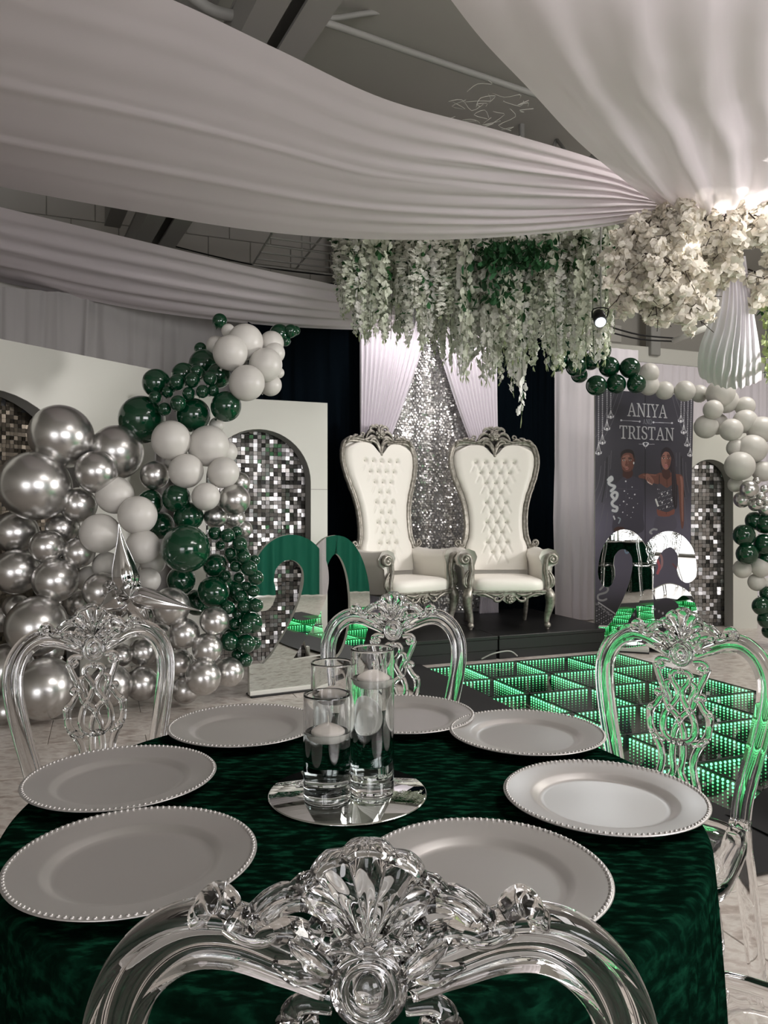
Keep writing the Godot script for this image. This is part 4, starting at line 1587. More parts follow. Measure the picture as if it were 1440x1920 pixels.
func canopy_spot(u: float, label: String):
	var at := room(u, 6.3, 3.30)
	var aim := (room(u, 6.9, 2.0) - at).normalized()
	var o := thing("canopy_spot", label, "spotlight", at)
	o.basis = Basis.looking_at(aim)
	var s := begin()
	lathe(s, [Vector2(0, 0.10), Vector2(0.03, 0.10), Vector2(0.04, 0.08), Vector2(0.04, 0.0), Vector2(0.034, 0.0), Vector2(0.032, 0.012), Vector2(0, 0.012)], 16, Vector3.ZERO, Vector3(0, 0, 1))
	obj("housing", done(s), M.black, o)
	s = begin()
	ball(s, Vector3(0, 0, -0.003), Vector3(0.03, 0.03, 0.01), 12, 6)
	obj("lamp_lens", done(s), M.lamp_glow, o)
	var l := SpotLight3D.new()
	l.name = "canopy_light"
	l.light_color = Color(1.0, 0.97, 0.98)
	l.light_energy = 0.5
	l.spot_angle = 62.0
	l.spot_angle_attenuation = 0.9
	l.spot_range = 12.0
	l.spot_attenuation = 2.0
	l.light_size = 0.03
	l.shadow_enabled = true
	add_child(l, true)
	l.position = at + aim * 0.03
	l.basis = Basis.looking_at(aim)


func spotlight():
	canopy_spot(2.55, "small spot inside the hanging flowers, aimed at the left tied drape")
	canopy_spot(3.12, "small spot inside the hanging flowers, aimed at the silver sequin curtain")
	canopy_spot(3.70, "small spot inside the hanging flowers, aimed at the right tied drape")
	var at := P(1126, 604, 5.2)
	var aim := (Vector3(1.3, 0.4, -3.0) - at).normalized()
	var o := thing("spotlight", "small bright spotlight shining between the hanging flowers and the ring", "spotlight", at)
	o.basis = Basis.looking_at(aim)
	var s := begin()
	lathe(s, [Vector2(0, 0.12), Vector2(0.034, 0.12), Vector2(0.044, 0.10), Vector2(0.044, 0.0), Vector2(0.040, 0.0), Vector2(0.038, 0.015), Vector2(0, 0.015)], 20, Vector3.ZERO, Vector3(0, 0, 1))
	obj("housing", done(s), M.black, o)
	s = begin()
	ball(s, Vector3(0, 0, -0.004), Vector3(0.036, 0.036, 0.014), 16, 8)
	obj("lamp_lens", done(s), M.spot_glow, o)
	s = begin()
	tube(s, [Vector3(-0.05, 0, 0.06), Vector3(-0.05, 0.07, 0.06), Vector3(0.05, 0.07, 0.06), Vector3(0.05, 0, 0.06)], 0.005, 6, 3)
	obj("bracket", done(s), M.black, o)
	s = begin()
	var into := o.basis.inverse()
	tube(s, [Vector3(0, 0.07, 0.06), Vector3(0, 0.07, 0.06) + into * Vector3(0, 4.6 - at.y - 0.07, 0)], 0.007, 6, 2, Vector2.ONE, Vector3(0.2, 0.1, 1))
	obj("hanging_pole", done(s), M.steel, o)
	var l := SpotLight3D.new()
	l.name = "spot_light"
	l.light_color = Color(0.96, 0.98, 1.0)
	l.light_energy = 0.28
	l.spot_angle = 48.0
	l.spot_angle_attenuation = 0.7
	l.spot_range = 20.0
	l.spot_attenuation = 2.0
	l.light_size = 0.05
	l.shadow_enabled = true
	add_child(l, true)
	l.position = at + aim * 0.03
	l.basis = Basis.looking_at(aim)


# ------------------------------------------------------------------ hanging flowers
func petal(s: SurfaceTool, at: Vector3, b: Basis, l: float, w: float, c: Color):
	var p0 := at
	var p1 := at + b * Vector3(w * 0.5, l * 0.5, l * 0.10)
	var p2 := at + b * Vector3(-w * 0.5, l * 0.5, l * 0.10)
	var p3 := at + b * Vector3(w * 0.28, l, l * 0.02)
	var p4 := at + b * Vector3(-w * 0.28, l, l * 0.02)
	var m := at + b * Vector3(0, l * 0.55, -l * 0.04)
	s.set_color(c)
	tri(s, p0, p1, m)
	tri(s, p0, m, p2)
	tri(s, p1, p3, m)
	tri(s, p3, p4, m)
	tri(s, p4, p2, m)


func strand_mesh(r: RandomNumberGenerator, l: float, white: Color, leafy: float) -> ArrayMesh:
	var s := begin()
	s.set_smooth_group(-1)
	s.set_color(Color(0.10, 0.15, 0.06))
	tube(s, [Vector3.ZERO, Vector3(r.randfn(0, 0.012), -l * 0.5, r.randfn(0, 0.012)), Vector3(r.randfn(0, 0.015), -l, r.randfn(0, 0.015))], 0.0022, 4, 3, Vector2.ONE, Vector3(0, 0.1, 1))
	s.set_smooth_group(-1)
	var y := 0.02
	while y < l:
		var f := y / l
		var spread: float = lerpf(0.055, 0.024, pow(f, 1.5))
		for k in 2:
			var a := r.randf() * TAU
			var c := Vector3(cos(a) * spread * r.randf_range(0.3, 1.0), -y + r.randf_range(-0.012, 0.012), sin(a) * spread * r.randf_range(0.3, 1.0))
			var big: float = lerpf(0.034, 0.020, f) * r.randf_range(0.75, 1.2)
			if r.randf() < leafy * (1.0 - f):
				for q in 2:
					petal(s, c, Basis.from_euler(Vector3(r.randf_range(1.6, 3.0), r.randf() * TAU, 0)), big * 1.9, big * 1.2, Color(0.025, 0.10, 0.03) * r.randf_range(0.7, 1.6))
			else:
				var b := Basis.from_euler(Vector3(r.randf_range(-0.7, 0.7), r.randf() * TAU, 0))
				var tint := white * r.randf_range(0.86, 1.04)
				for q in 4:
					petal(s, c, b * Basis(Vector3(0, 0, 1), q * PI / 2 + r.randf() * 0.5) * Basis(Vector3(1, 0, 0), r.randf_range(0.1, 0.6)), big, big * 1.05, tint)
		y += lerpf(0.026, 0.020, f)
	# thread-like tip
	s.set_color(Color(0.30, 0.36, 0.16))
	for k in 3:
		var d := Vector3(r.randfn(0, 0.018), -r.randf_range(0.02, 0.06), r.randfn(0, 0.018))
		petal(s, Vector3(0, -l, 0), Basis.looking_at(Vector3(0.1, 0.2, 1)) * Basis(Vector3(0, 0, 1), PI + d.x * 20.0), 0.05, 0.006, Color(0.45, 0.52, 0.30))
	return done(s)


func wisteria():
	var r := RandomNumberGenerator.new()
	r.seed = 88
	var o := thing("wisteria_canopy", "hanging canopy of long white and pale green wisteria strands over the thrones", "hanging flowers", room(2.9, 6.0, 3.45), TURN)
	var s := begin()
	for k in 9: box(s, Vector3(0, 0.05, -0.72 + 0.18 * k), Vector3(3.2, 0.012, 0.012))
	for k in 9: box(s, Vector3(-1.6 + 0.4 * k, 0.062, 0), Vector3(0.012, 0.012, 1.5))
	for k in 4: box(s, Vector3([-1.2, 1.2][k % 2], 0.55, [-0.5, 0.5][k / 2]), Vector3(0.012, 1.0, 0.012))
	obj("hanging_grid", done(s), M.steel, o)
	var variants := []
	for k in 10:
		var l: float = [0.62, 0.7, 0.78, 0.86, 0.94, 1.02, 1.1, 1.18, 0.74, 0.98][k]
		var w: Color = [Color(0.84, 0.85, 0.76), Color(0.90, 0.90, 0.84), Color(0.76, 0.80, 0.66)][k % 3]
		variants.append([l, strand_mesh(r, l, w, [0.1, 0.25, 0.1][k % 3])])
	# how far down the strands reach, by place in the picture
	var reach := [[620, 520], [650, 618], [690, 642], [730, 640], [780, 648], [820, 672], [860, 705], [900, 722], [940, 722], [985, 712], [1030, 694], [1080, 690], [1130, 682], [1160, 650]]
	var inv := o.transform.affine_inverse()
	var n := 0
	for i in 210:
		var px := r.randf_range(632.0, 1148.0)
		var d := r.randf_range(5.35, 6.6)
		var low := 0.0
		for k in reach.size() - 1:
			if px >= reach[k][0]: low = lerpf(reach[k][1], reach[k + 1][1], clampf((px - reach[k][0]) / float(reach[k + 1][0] - reach[k][0]), 0.0, 1.0))
		low -= absf(r.randfn(0.0, 34.0))
		if i % 4 == 0: low -= 60.0
		if i == 7: px = 978.0; low = 778.0; d = 5.5
		if i == 8: px = 962.0; low = 735.0; d = 5.5
		var top := 446.0 + r.randf_range(-30.0, 10.0)
		if px < 660: top += 20
		if px > 1060: top -= 12.0
		var want := (low - top) * d / F
		if want < 0.25: continue
		var v: Array = variants[r.randi() % 10]
		var p := obj("wisteria_strand", v[1], M.petals, o)
		var at := inv * P(px, top, d)
		p.transform = Transform3D(Basis(Vector3.UP, r.randf() * TAU) * Basis.from_scale(Vector3(1, want / v[0], 1)), at)
		n += 1
	# dark green leaf sprays near the top
	s = begin()
	s.set_smooth_group(-1)
	for k in 460:
		var px: float = [r.randfn(950, 34), r.randfn(1000, 26), r.randf_range(760, 1130), r.randfn(930, 14)][k % 4]
		var py: float = r.randf_range(446, 500) if k % 4 < 3 else r.randf_range(450, 560)
		if px > 1040: py -= 12.0
		var at := inv * P(px, py, r.randf_range(5.2, 5.5) if k % 4 != 2 else r.randf_range(5.5, 6.2))
		petal(s, at, Basis.from_euler(Vector3(r.randf_range(1.8, 3.4), r.randf() * TAU, r.randfn(0, 0.4))), r.randf_range(0.05, 0.085), r.randf_range(0.03, 0.05), Color(0.014, 0.072, 0.022) * r.randf_range(0.6, 1.7))
	var lv := obj("leaf_sprays", done(s), M.petals, o)
	lv.set_meta("kind", "stuff")


func blossoms():
	var r := RandomNumberGenerator.new()
	r.seed = 19
	var c := P(1345, 470, 4.35)
	var o := thing("blossom_ring", "ring of cream cherry blossom branches under the gathered swags", "flowers", c)
	var variants := []
	for v in 6:
		var s := begin()
		s.set_smooth_group(-1)
		s.set_color(Color(0.035, 0.022, 0.016))
		var path := [Vector3.ZERO]
		for k in 3: path.append(path[-1] + Vector3(r.randfn(0.0, 0.03), -0.075, r.randfn(0.04, 0.03)))
		tube(s, path, [0.005, 0.004, 0.0022], 5, 3, Vector2.ONE, Vector3(1, 0, 0.2))
		for k in 4:
			var p: Vector3 = at_path(spline(path, 3), r.randf())
			tube(s, [p, p + Vector3(r.randfn(0, 0.05), r.randf_range(-0.03, -0.09), r.randfn(0, 0.05))], 0.0022, 4, 1, Vector2.ONE, Vector3(1, 0.1, 0.2))
		s.set_smooth_group(-1)
		for k in 10:
			var p: Vector3 = at_path(spline(path, 3), r.randf_range(0.05, 1.0)) + Vector3(r.randfn(0, 0.045), r.randfn(-0.02, 0.03), r.randfn(0, 0.045))
			var tint := Color(0.95, 0.90, 0.79) * r.randf_range(0.9, 1.06)
			var rad := r.randf_range(0.040, 0.062)
			s.set_smooth_group(0)
			s.set_color(tint * 0.95)
			ball(s, p, Vector3.ONE * rad * 0.5, 8, 5)
			s.set_smooth_group(-1)
			for q in 24:
				var dir := Vector3(r.randfn(), r.randfn(), r.randfn()).normalized()
				var b := Basis.looking_at(dir, Vector3(0.3, 1, 0.2).normalized()) * Basis(Vector3(0, 0, 1), r.randf() * TAU)
				petal(s, p + dir * rad * r.randf_range(0.4, 0.72), b * Basis(Vector3(1, 0, 0), r.randf_range(-0.6, 0.9)), rad * r.randf_range(0.6, 0.85), rad * r.randf_range(0.75, 1.0), tint * r.randf_range(0.92, 1.05))
		variants.append(done(s))
	var inv := o.transform.affine_inverse()
	var n := 0
	while n < 135:
		var px := r.randf_range(1160.0, 1520.0)
		var py := r.randf_range(400.0, 560.0)
		var d := r.randf_range(3.95, 4.75)
		# thinner towards the lower left and over the fabric drop
		if px < 1225 and py < 415 + (1225 - px) * 1.1: continue
		if px > 1335 and py > 455 - (px - 1335) * 0.2 and r.randf() < 0.9: continue
		if px > 1390 and py > 420 and px < 1440 and r.randf() < 0.4: continue
		if py > 540 and r.randf() < 0.4: continue
		var p := obj("blossom_branch", variants[r.randi() % 6], M.petals, o)
		p.transform = Transform3D(Basis.from_euler(Vector3(r.randf_range(-0.5, 0.2), r.randf() * TAU, r.randfn(0, 0.25))) * Basis.from_scale(Vector3.ONE * r.randf_range(0.75, 1.05)), inv * P(px, py - 30.0, d))
		n += 1
	for q in [[1243, 575, 4.1], [1218, 606, 4.2], [1180, 560, 4.3], [1292, 585, 4.2]]:
		var p := obj("blossom_branch", variants[n % 6], M.petals, o)
		p.transform = Transform3D(Basis.from_scale(Vector3.ONE * 0.62), inv * P(q[0], q[1] - 50.0, q[2]))
		n += 1
	# second, greener spray that only pokes in at the right edge
	var g := thing("wisteria_spray", "pale green hanging flower spray at the right edge below the ring", "hanging flowers", P(1452, 560, 4.9))
	for k in 7:
		var p := obj("wisteria_strand", strand_mesh(r, 0.55, Color(0.62, 0.72, 0.36), 0.15), M.petals, g)
		p.position = Vector3(r.randfn(0.02, 0.05), r.randf_range(-0.1, 0.1), r.randfn(0, 0.06))


# ------------------------------------------------------------------ printed photo board
var art: Image

func fill(pts: Array, c: Color):       # filled outline, picture coordinates of the board's print
	var lo := INF
	var hi := -INF
	for p in pts:
		lo = minf(lo, p.y); hi = maxf(hi, p.y)
	for y in range(maxi(0, int(lo)), mini(art.get_height(), int(hi) + 2)):
		var xs := []
		var yy := y + 0.5
		for i in pts.size():
			var a: Vector2 = pts[i]
			var b: Vector2 = pts[(i + 1) % pts.size()]
			if (a.y <= yy) != (b.y <= yy): xs.append(a.x + (yy - a.y) / (b.y - a.y) * (b.x - a.x))
		xs.sort()
		for k in range(0, xs.size() - 1, 2):
			var x0 := int(round(xs[k]))
			var w := int(round(xs[k + 1])) - x0
			if w > 0: art.fill_rect(Rect2i(x0, y, w, 1), c)


func T(x: float, y: float) -> Vector2:     # the board was measured on an enlarged view of it
	return Vector2((x - 110.0) * 0.4, (y - 60.0 - 0.067 * (x - 110.0)) * 0.396)


func shape(l: Array, c: Color, smooth := true):
	var p := []
	for q in l: p.append(Vector3(q[0], q[1], 0))
	var o := []
	if smooth:
		p.append(p[0])
		for q in spline(p, 5): o.append(T(q.x, q.y))
	else:
		for q in p: o.append(T(q.x, q.y))
	fill(o, c)


func oval(x: float, y: float, rx: float, ry: float, c: Color):
	var o := []
	for k in 28: o.append(T(x + rx * cos(TAU * k / 28), y + ry * sin(TAU * k / 28)))
	fill(o, c)


func stroke(l: Array, w: float, c: Color, smooth := true):
	var p := []
	for q in l: p.append(Vector3(q[0], q[1], 0))
	var s := spline(p, 6 if smooth else 1)
	for i in s.size() - 1:
		var a := T(s[i].x, s[i].y)
		var b := T(s[i + 1].x, s[i + 1].y)
		var n := (b - a).orthogonal().normalized() * w * 0.2
		fill([a + n, b + n, b - n, a - n], c)
		if w > 6: oval(s[i].x, s[i].y, w * 0.5, w * 0.5, c)


func print_image() -> ImageTexture:
	art = Image.create(480, 1150, false, Image.FORMAT_RGB8)
	var bg := Color8(62, 61, 71)
	art.fill(bg)
	for y in range(400, 900): art.fill_rect(Rect2i(0, y, 480, 1), bg.lerp(Color8(98, 95, 113), smoothstep(400.0, 640.0, float(y))))
	for y in range(900, 1150): art.fill_rect(Rect2i(0, y, 480, 1), Color8(98, 95, 113).lerp(Color8(44, 44, 52), smoothstep(900.0, 1040.0, float(y))))
	var fold := Color8(104, 103, 112)
	var dark := Color8(40, 40, 47)
	# painted curtains at both sides
	for q in [[440, 80, 300, 470, 120, 760], [390, 80, 260, 420, 115, 620], [340, 80, 300, 200, 200, 420], [1035, 130, 1120, 420, 1270, 760], [1070, 130, 1190, 420, 1285, 700], [1110, 130, 1200, 300, 1290, 500]]:
		stroke([[q[0], q[1]], [q[2], q[3]], [q[4], q[5]]], 5, fold)
	for q in [[275, 830, 265, 1080, 240, 1330], [225, 900, 205, 1150, 120, 1400], [180, 950, 150, 1150, 112, 1250], [300, 780, 295, 900, 290, 1000], [215, 1400, 170, 1600, 115, 1750], [260, 1500, 220, 1800, 130, 2000],
			[1145, 830, 1150, 1080, 1200, 1300], [1185, 900, 1200, 1150, 1240, 1400], [1225, 950, 1240, 1150, 1275, 1330], [1100, 830, 1105, 950, 1110, 1000], [1215, 1350, 1240, 1600, 1270, 1800]]:
		stroke([[q[0], q[1]], [q[2], q[3]], [q[4], q[5]]], 5, fold)
	for q in [[250, 860, 235, 1120, 190, 1380], [1165, 880, 1180, 1120, 1225, 1380]]:
		stroke([[q[0], q[1]], [q[2], q[3]], [q[4], q[5]]], 12, dark)
	# strings of crystal drops
	for q in [[150, 60, 690, 800], [195, 62, 590, 680], [248, 66, 430, 520], [292, 70, 320, 380], [1152, 135, 380, 440], [1192, 138, 490, 580], [1240, 142, 660, 735], [1282, 146, 790, 860]]:
		var y: float = q[1]
		while y < q[2]:
			oval(q[0], y, 7, 9, Color8(176, 176, 184))
			y += 22
		var g := Color8(214, 214, 220)
		stroke([[q[0], q[2] - 10], [q[0] - 22, q[3] - 8]], 6, g, false)
		stroke([[q[0], q[2] - 10], [q[0] + 22, q[3] - 8]], 6, g, false)
		stroke([[q[0], q[2] - 10], [q[0], q[3] - 20]], 7, g, false)
		for k in 7:
			var a := PI * k / 6
			oval(q[0] + 32 * cos(a), q[3] + 26 * sin(a) - 6, 10, 10, g if k % 2 else Color8(150, 150, 160))
		oval(q[0], q[3] + 4, 11, 13, Color8(236, 236, 240))
	# the man: head, neck, dark buttoned jacket
	var skin := Color8(112, 74, 66)
	var lit := Color8(150, 106, 96)
	var deep := Color8(74, 48, 46)
	var hair := Color8(40, 33, 36)
	var coat := Color8(70, 68, 82)
	var coat2 := Color8(88, 85, 100)
	shape([[345, 1190], [420, 1115], [470, 1090], [530, 1090], [610, 1110], [680, 1160], [700, 1300], [690, 1560], [680, 1760], [340, 1760], [330, 1500], [320, 1320]], coat)
	shape([[440, 1030], [545, 1020], [555, 1085], [500, 1120], [440, 1090]], deep)
	shape([[416, 880], [430, 810], [490, 785], [550, 810], [574, 880], [572, 960], [545, 1030], [498, 1052], [448, 1030], [422, 965]], skin)
	shape([[412, 885], [414, 815], [450, 780], [500, 770], [556, 790], [578, 850], [570, 885], [550, 830], [495, 812], [440, 830]], hair)
	shape([[440, 850], [490, 835], [520, 850], [500, 900], [505, 960], [470, 990], [432, 960], [428, 895]], lit)
	stroke([[432, 880], [468, 872]], 9, hair); stroke([[505, 874], [545, 884]], 9, hair)
	oval(450, 900, 15, 8, Color8(222, 210, 204)); oval(450, 900, 7, 8, Color8(24, 18, 18))
	oval(526, 902, 15, 8, Color8(200, 188, 182)); oval(526, 902, 7, 8, Color8(24, 18, 18))
	shape([[478, 905], [490, 905], [500, 950], [486, 962], [466, 952]], skin)
	stroke([[466, 955], [486, 964], [506, 954]], 6, deep)
	shape([[458, 992], [486, 982], [514, 994], [486, 1014]], Color8(176, 120, 116))
	stroke([[458, 993], [486, 997], [514, 994]], 4, deep)
	shape([[430, 1000], [470, 1034], [530, 1030], [548, 1000], [540, 1045], [498, 1064], [445, 1045]], deep)
	oval(578, 905, 10, 26, deep); oval(570, 936, 7, 16, Color8(232, 232, 236))
	stroke([[440, 1100], [480, 1150], [470, 1500]], 4, coat2); stroke([[380, 1226], [480, 1240], [620, 1254]], 5, coat2)
	for q in [[474, 1148, 10], [458, 1262, 9], [552, 1220, 7], [585, 1310, 10], [520, 1346, 7], [450, 1384, 10], [490, 1420, 7], [570, 1462, 8], [440, 1510, 8], [550, 1356, 5], [500, 1296, 5], [404, 1424, 5], [620, 1420, 5], [495, 1548, 6], [540, 1580, 5], [560, 1520, 5]]:
		oval(q[0], q[1], q[2], q[2], Color8(218, 218, 226))
	shape([[330, 1700], [380, 1676], [450, 1690], [470, 1720], [420, 1740], [350, 1730]], deep)
	# silver snake winding over his sleeve
	var sn := Color8(206, 208, 214)
	for k in 2:
		var c: Color = [Color8(120, 130, 140), sn][k]
		var w: float = [40, 30][k]
		stroke([[265, 1120], [300, 1090], [310, 1120], [270, 1150], [290, 1180], [340, 1200], [330, 1225], [296, 1255]], w, c)
		stroke([[330, 1340], [305, 1300], [340, 1270], [372, 1290], [360, 1340], [310, 1390], [330, 1430], [370, 1450], [360, 1490], [315, 1480]], w, c)
	stroke([[330, 1550], [345, 1590]], 18, sn); stroke([[385, 1570], [410, 1590], [390, 1640]], 16, Color8(150, 160, 170))
	# the woman: long hair, beaded corset top, arm laid on his shoulder
	shape([[905, 880], [915, 800], [970, 760], [1030, 790], [1075, 880], [1090, 1050], [1120, 1250], [1120, 1480], [1060, 1500], [1050, 1200], [1040, 1060], [960, 1000]], Color8(44, 38, 46))
	shape([[900, 1080], [960, 1060], [1040, 1070], [1110, 1090], [1180, 1110], [1205, 1200], [1212, 1450], [1218, 1700], [1190, 1760], [1165, 1600], [1140, 1300], [1120, 1220], [1050, 1240], [980, 1250], [900, 1210]], skin)
	shape([[630, 1085], [690, 1065], [760, 1070], [840, 1080], [920, 1070], [930, 1190], [860, 1200], [780, 1170], [700, 1130], [635, 1115]], skin)
	shape([[700, 1090], [740, 1070], [780, 1100], [820, 1160], [800, 1205], [760, 1190], [720, 1140]], lit)
	for k in 4: stroke([[748 + k * 16, 1110 + k * 14], [730 + k * 22, 1150 + k * 14]], 5, deep)
	for k in 4: stroke([[738 + k * 18, 1160 + k * 12], [752 + k * 16, 1182 + k * 8]], 7, Color8(226, 214, 210))
	shape([[918, 1030], [1010, 1030], [1030, 1110], [985, 1150], [930, 1110]], deep)
	shape([[908, 880], [930, 830], [970, 815], [1015, 835], [1034, 890], [1028, 960], [1005, 1015], [972, 1032], [940, 1010], [915, 955]], lit)
	shape([[905, 900], [912, 815], [968, 780], [1020, 800], [1044, 900], [1030, 880], [1000, 822], [955, 815], [925, 850]], Color8(44, 38, 46))
	shape([[985, 830], [1020, 860], [1028, 950], [1000, 1010], [985, 940]], skin)
	stroke([[922, 868], [952, 858]], 8, hair); stroke([[985, 862], [1020, 872]], 8, hair)
	oval(940, 892, 17, 8, Color8(212, 198, 192)); oval(940, 892, 8, 8, Color8(24, 18, 18)); stroke([[922, 886], [958, 884]], 5, Color8(24, 18, 18))
	oval(1003, 895, 17, 8, Color8(206, 190, 184)); oval(1003, 895, 8, 8, Color8(24, 18, 18)); stroke([[986, 887], [1022, 892]], 5, Color8(24, 18, 18))
	stroke([[972, 890], [976, 935], [968, 946]], 5, skin); stroke([[958, 948], [972, 954], [988, 948]], 5, deep)
	shape([[948, 984], [972, 972], [1000, 986], [974, 1004]], Color8(186, 120, 126)); stroke([[950, 986], [1000, 987]], 4, deep)
	shape([[870, 1206], [900, 1195], [950, 1230], [990, 1252], [1040, 1225], [1080, 1200], [1110, 1230], [1115, 1400], [1100, 1510], [990, 1545], [880, 1500], [850, 1390]], Color8(72, 71, 82))
	stroke([[890, 1090], [888, 1200]], 7, Color8(40, 38, 44))
	for k in 60:
		oval(870 + fposmod(k * 61.7, 240.0), 1262 + fposmod(k * 37.3, 250.0), 5, 5, Color8(170, 170, 180) if k % 3 else Color8(226, 226, 232))
	for q in [[925, 1325], [995, 1315], [1050, 1404], [930, 1425], [992, 1480]]: oval(q[0], q[1], 9, 13, Color8(236, 236, 242))
	stroke([[848, 1385], [880, 1470]], 22, Color8(224, 226, 226)); stroke([[1108, 1430], [1100, 1480]], 12, Color8(176, 180, 186))
	shape([[860, 1500], [990, 1545], [1090, 1515], [1075, 1590], [990, 1600], [880, 1580]], Color8(134, 84, 76))
	stroke([[985, 1545], [985, 1570]], 6, deep)
	shape([[850, 1590], [990, 1606], [1090, 1590], [1110, 1760], [840, 1760]], coat2)
	# her hair falls over the shoulder
	var hr := Color8(44, 38, 46)
	shape([[1036, 860], [1060, 880], [1092, 1050], [1118, 1250], [1122, 1480], [1090, 1500], [1062, 1380], [1050, 1200], [1044, 1060], [1040, 960]], hr)
	stroke([[1062, 900], [1084, 1080], [1102, 1300], [1104, 1470]], 6, Color8(72, 64, 74)); stroke([[1050, 930], [1066, 1120], [1082, 1360]], 5, Color8(66, 58, 68))
	shape([[905, 890], [900, 980], [918, 1040], [925, 1010], [914, 950]], hr)
	# shading on arms, neck and waist
	shape([[1150, 1120], [1180, 1130], [1196, 1220], [1200, 1450], [1206, 1660], [1190, 1640], [1176, 1400], [1168, 1220]], lit)
	stroke([[930, 1100], [985, 1150], [1040, 1105]], 5, deep); stroke([[985, 1150], [990, 1235]], 7, deep)
	stroke([[690, 1085], [760, 1084], [850, 1094]], 8, lit)
	# names' rules and jewel
	var ink := Color8(190, 190, 198)
	stroke([[416, 428], [640, 446]], 6, ink, false); stroke([[808, 458], [1040, 470]], 6, ink, false)
	for q in [[416, 428], [638, 446], [808, 458], [1040, 470]]: oval(q[0], q[1], 12, 12, ink)
	stroke([[630, 714], [826, 722]], 5, ink, false)
	shape([[676, 700], [712, 690], [752, 704], [744, 730], [712, 752], [684, 730]], Color8(216, 216, 222))
	shape([[690, 706], [712, 700], [738, 708], [712, 736]], Color8(96, 96, 108))
	stroke([[712, 752], [711, 772]], 6, ink, false)
	# lower part: small snakes, bead strings and jewels
	stroke([[170, 2390], [225, 2350], [265, 2390], [240, 2430], [150, 2450], [150, 2500], [200, 2520], [250, 2508]], 24, Color8(164, 164, 170))
	stroke([[800, 1790], [780, 1770], [820, 1740], [870, 1750]], 24, Color8(170, 172, 178))
	oval(495, 1960, 34, 46, Color8(126, 150, 176)); oval(495, 1955, 18, 26, Color8(66, 64, 74))
	stroke([[880, 2030], [930, 2080], [938, 2180], [900, 2240]], 30, Color8(168, 130, 132)); stroke([[880, 2120], [905, 2200], [880, 2280]], 34, Color8(190, 100, 112))
	stroke([[1080, 2180], [1130, 2230], [1165, 2200], [1150, 2260]], 18, Color8(122, 74, 80))
	stroke([[940, 2440], [900, 2470], [860, 2470]], 18, Color8(200, 200, 206)); stroke([[870, 2520], [930, 2540], [945, 2580]], 18, Color8(200, 200, 206))
	for k in 26:
		oval(120 + k * 9, 2540 + k * 8 + 8 * sin(k * 1.7), 12, 12, Color8(150, 150, 156) if k % 2 else Color8(84, 84, 90))
		oval(150 + k * 9, 2536 + k * 7, 8, 8, Color8(190, 190, 196))
	for k in 7:
		for j in 9: oval(130 + k * 28, 2600 + k * 18 + j * 30, 9, 11, Color8(150, 150, 156) if (k + j) % 2 else Color8(96, 96, 102))
	for k in 40: oval(480 + fposmod(k * 53.3, 640.0), 2680 + fposmod(k * 31.1, 190.0), 12, 9, Color8(130, 130, 136) if k % 3 else Color8(180, 180, 186))
	return ImageTexture.create_from_image(art)


func poster():
	var m := paint("board_print", Color(1, 1, 1), 0.42)
	m.albedo_texture = print_image()
	m.texture_repeat = false
	var base := room(4.52, 6.03, 0.0)
	var o := thing("photo_board", "tall dark printed board with two names over a man and a woman in black", "poster", base, TURN)
	var w := 1.23
	var h := 2.455
	var s := begin()
	var front := []
	for i in 13:
		var f := i / 12.0
		var row := PackedVector3Array()
		for j in 13:
			var g := j / 12.0
			# a folded board: its right half leans in a little towards the foot
			row.append(Vector3(g * w * (0.955 + 0.045 * f), f * h, 0.012 + (0.0 if g <= 0.5 else -0.03 * (g - 0.5) * (1.0 - f))))
		front.append(row)
	grid_uv(s, front)
	obj("print", done(s), m, o)
	s = begin()
	var back := []
	for row in front:
		var q := PackedVector3Array()
		for p in row: q.append(p - Vector3(0, 0, 0.018))
		back.append(q)
	grid(s, back, false, true)
	for e in [0, 12]:
		var a := PackedVector3Array()
		var b := PackedVector3Array()
		for i in 13:
			a.append(front[i][e]); b.append(back[i][e])
		grid(s, [a, b] if e == 0 else [b, a])
	grid(s, [front[12], back[12]])
	obj("board_core", done(s), M.panel_white, o)
	s = begin()
	box(s, Vector3(w * 0.494, h / 2, 0.0125), Vector3(0.004, h - 0.01, 0.002))
	obj("fold_line", done(s), M.black, o)
	# names in raised silver print
	for q in [["ANIYA", 0.515, 2.274, 0.136, M.silver_ink], ["AND", 0.513, 2.160, 0.050, M.grey_ink], ["TRISTAN", 0.512, 2.046, 0.134, M.silver_ink]]:
		var t := TextMesh.new()
		var f := SystemFont.new()
		f.font_names = PackedStringArray(["Droid Serif"])
		t.font = f
		t.text = q[0]
		t.font_size = 64
		t.pixel_size = 0.01
		t.depth = 0.02
		t.curve_step = 1.0
		var bb := t.get_aabb()
		var k: float = q[3] / bb.size.y
		var l := obj("lettering", t, q[4], o)
		var wide: float = {"ANIYA": 0.50, "AND": 0.115, "TRISTAN": 0.68}[q[0]]
		l.scale = Vector3(wide / bb.size.x, k, 0.25)
		var cc := bb.get_center()
		l.position = Vector3(q[1] * w - cc.x * l.scale.x, q[2] - cc.y * l.scale.y, 0.0135)


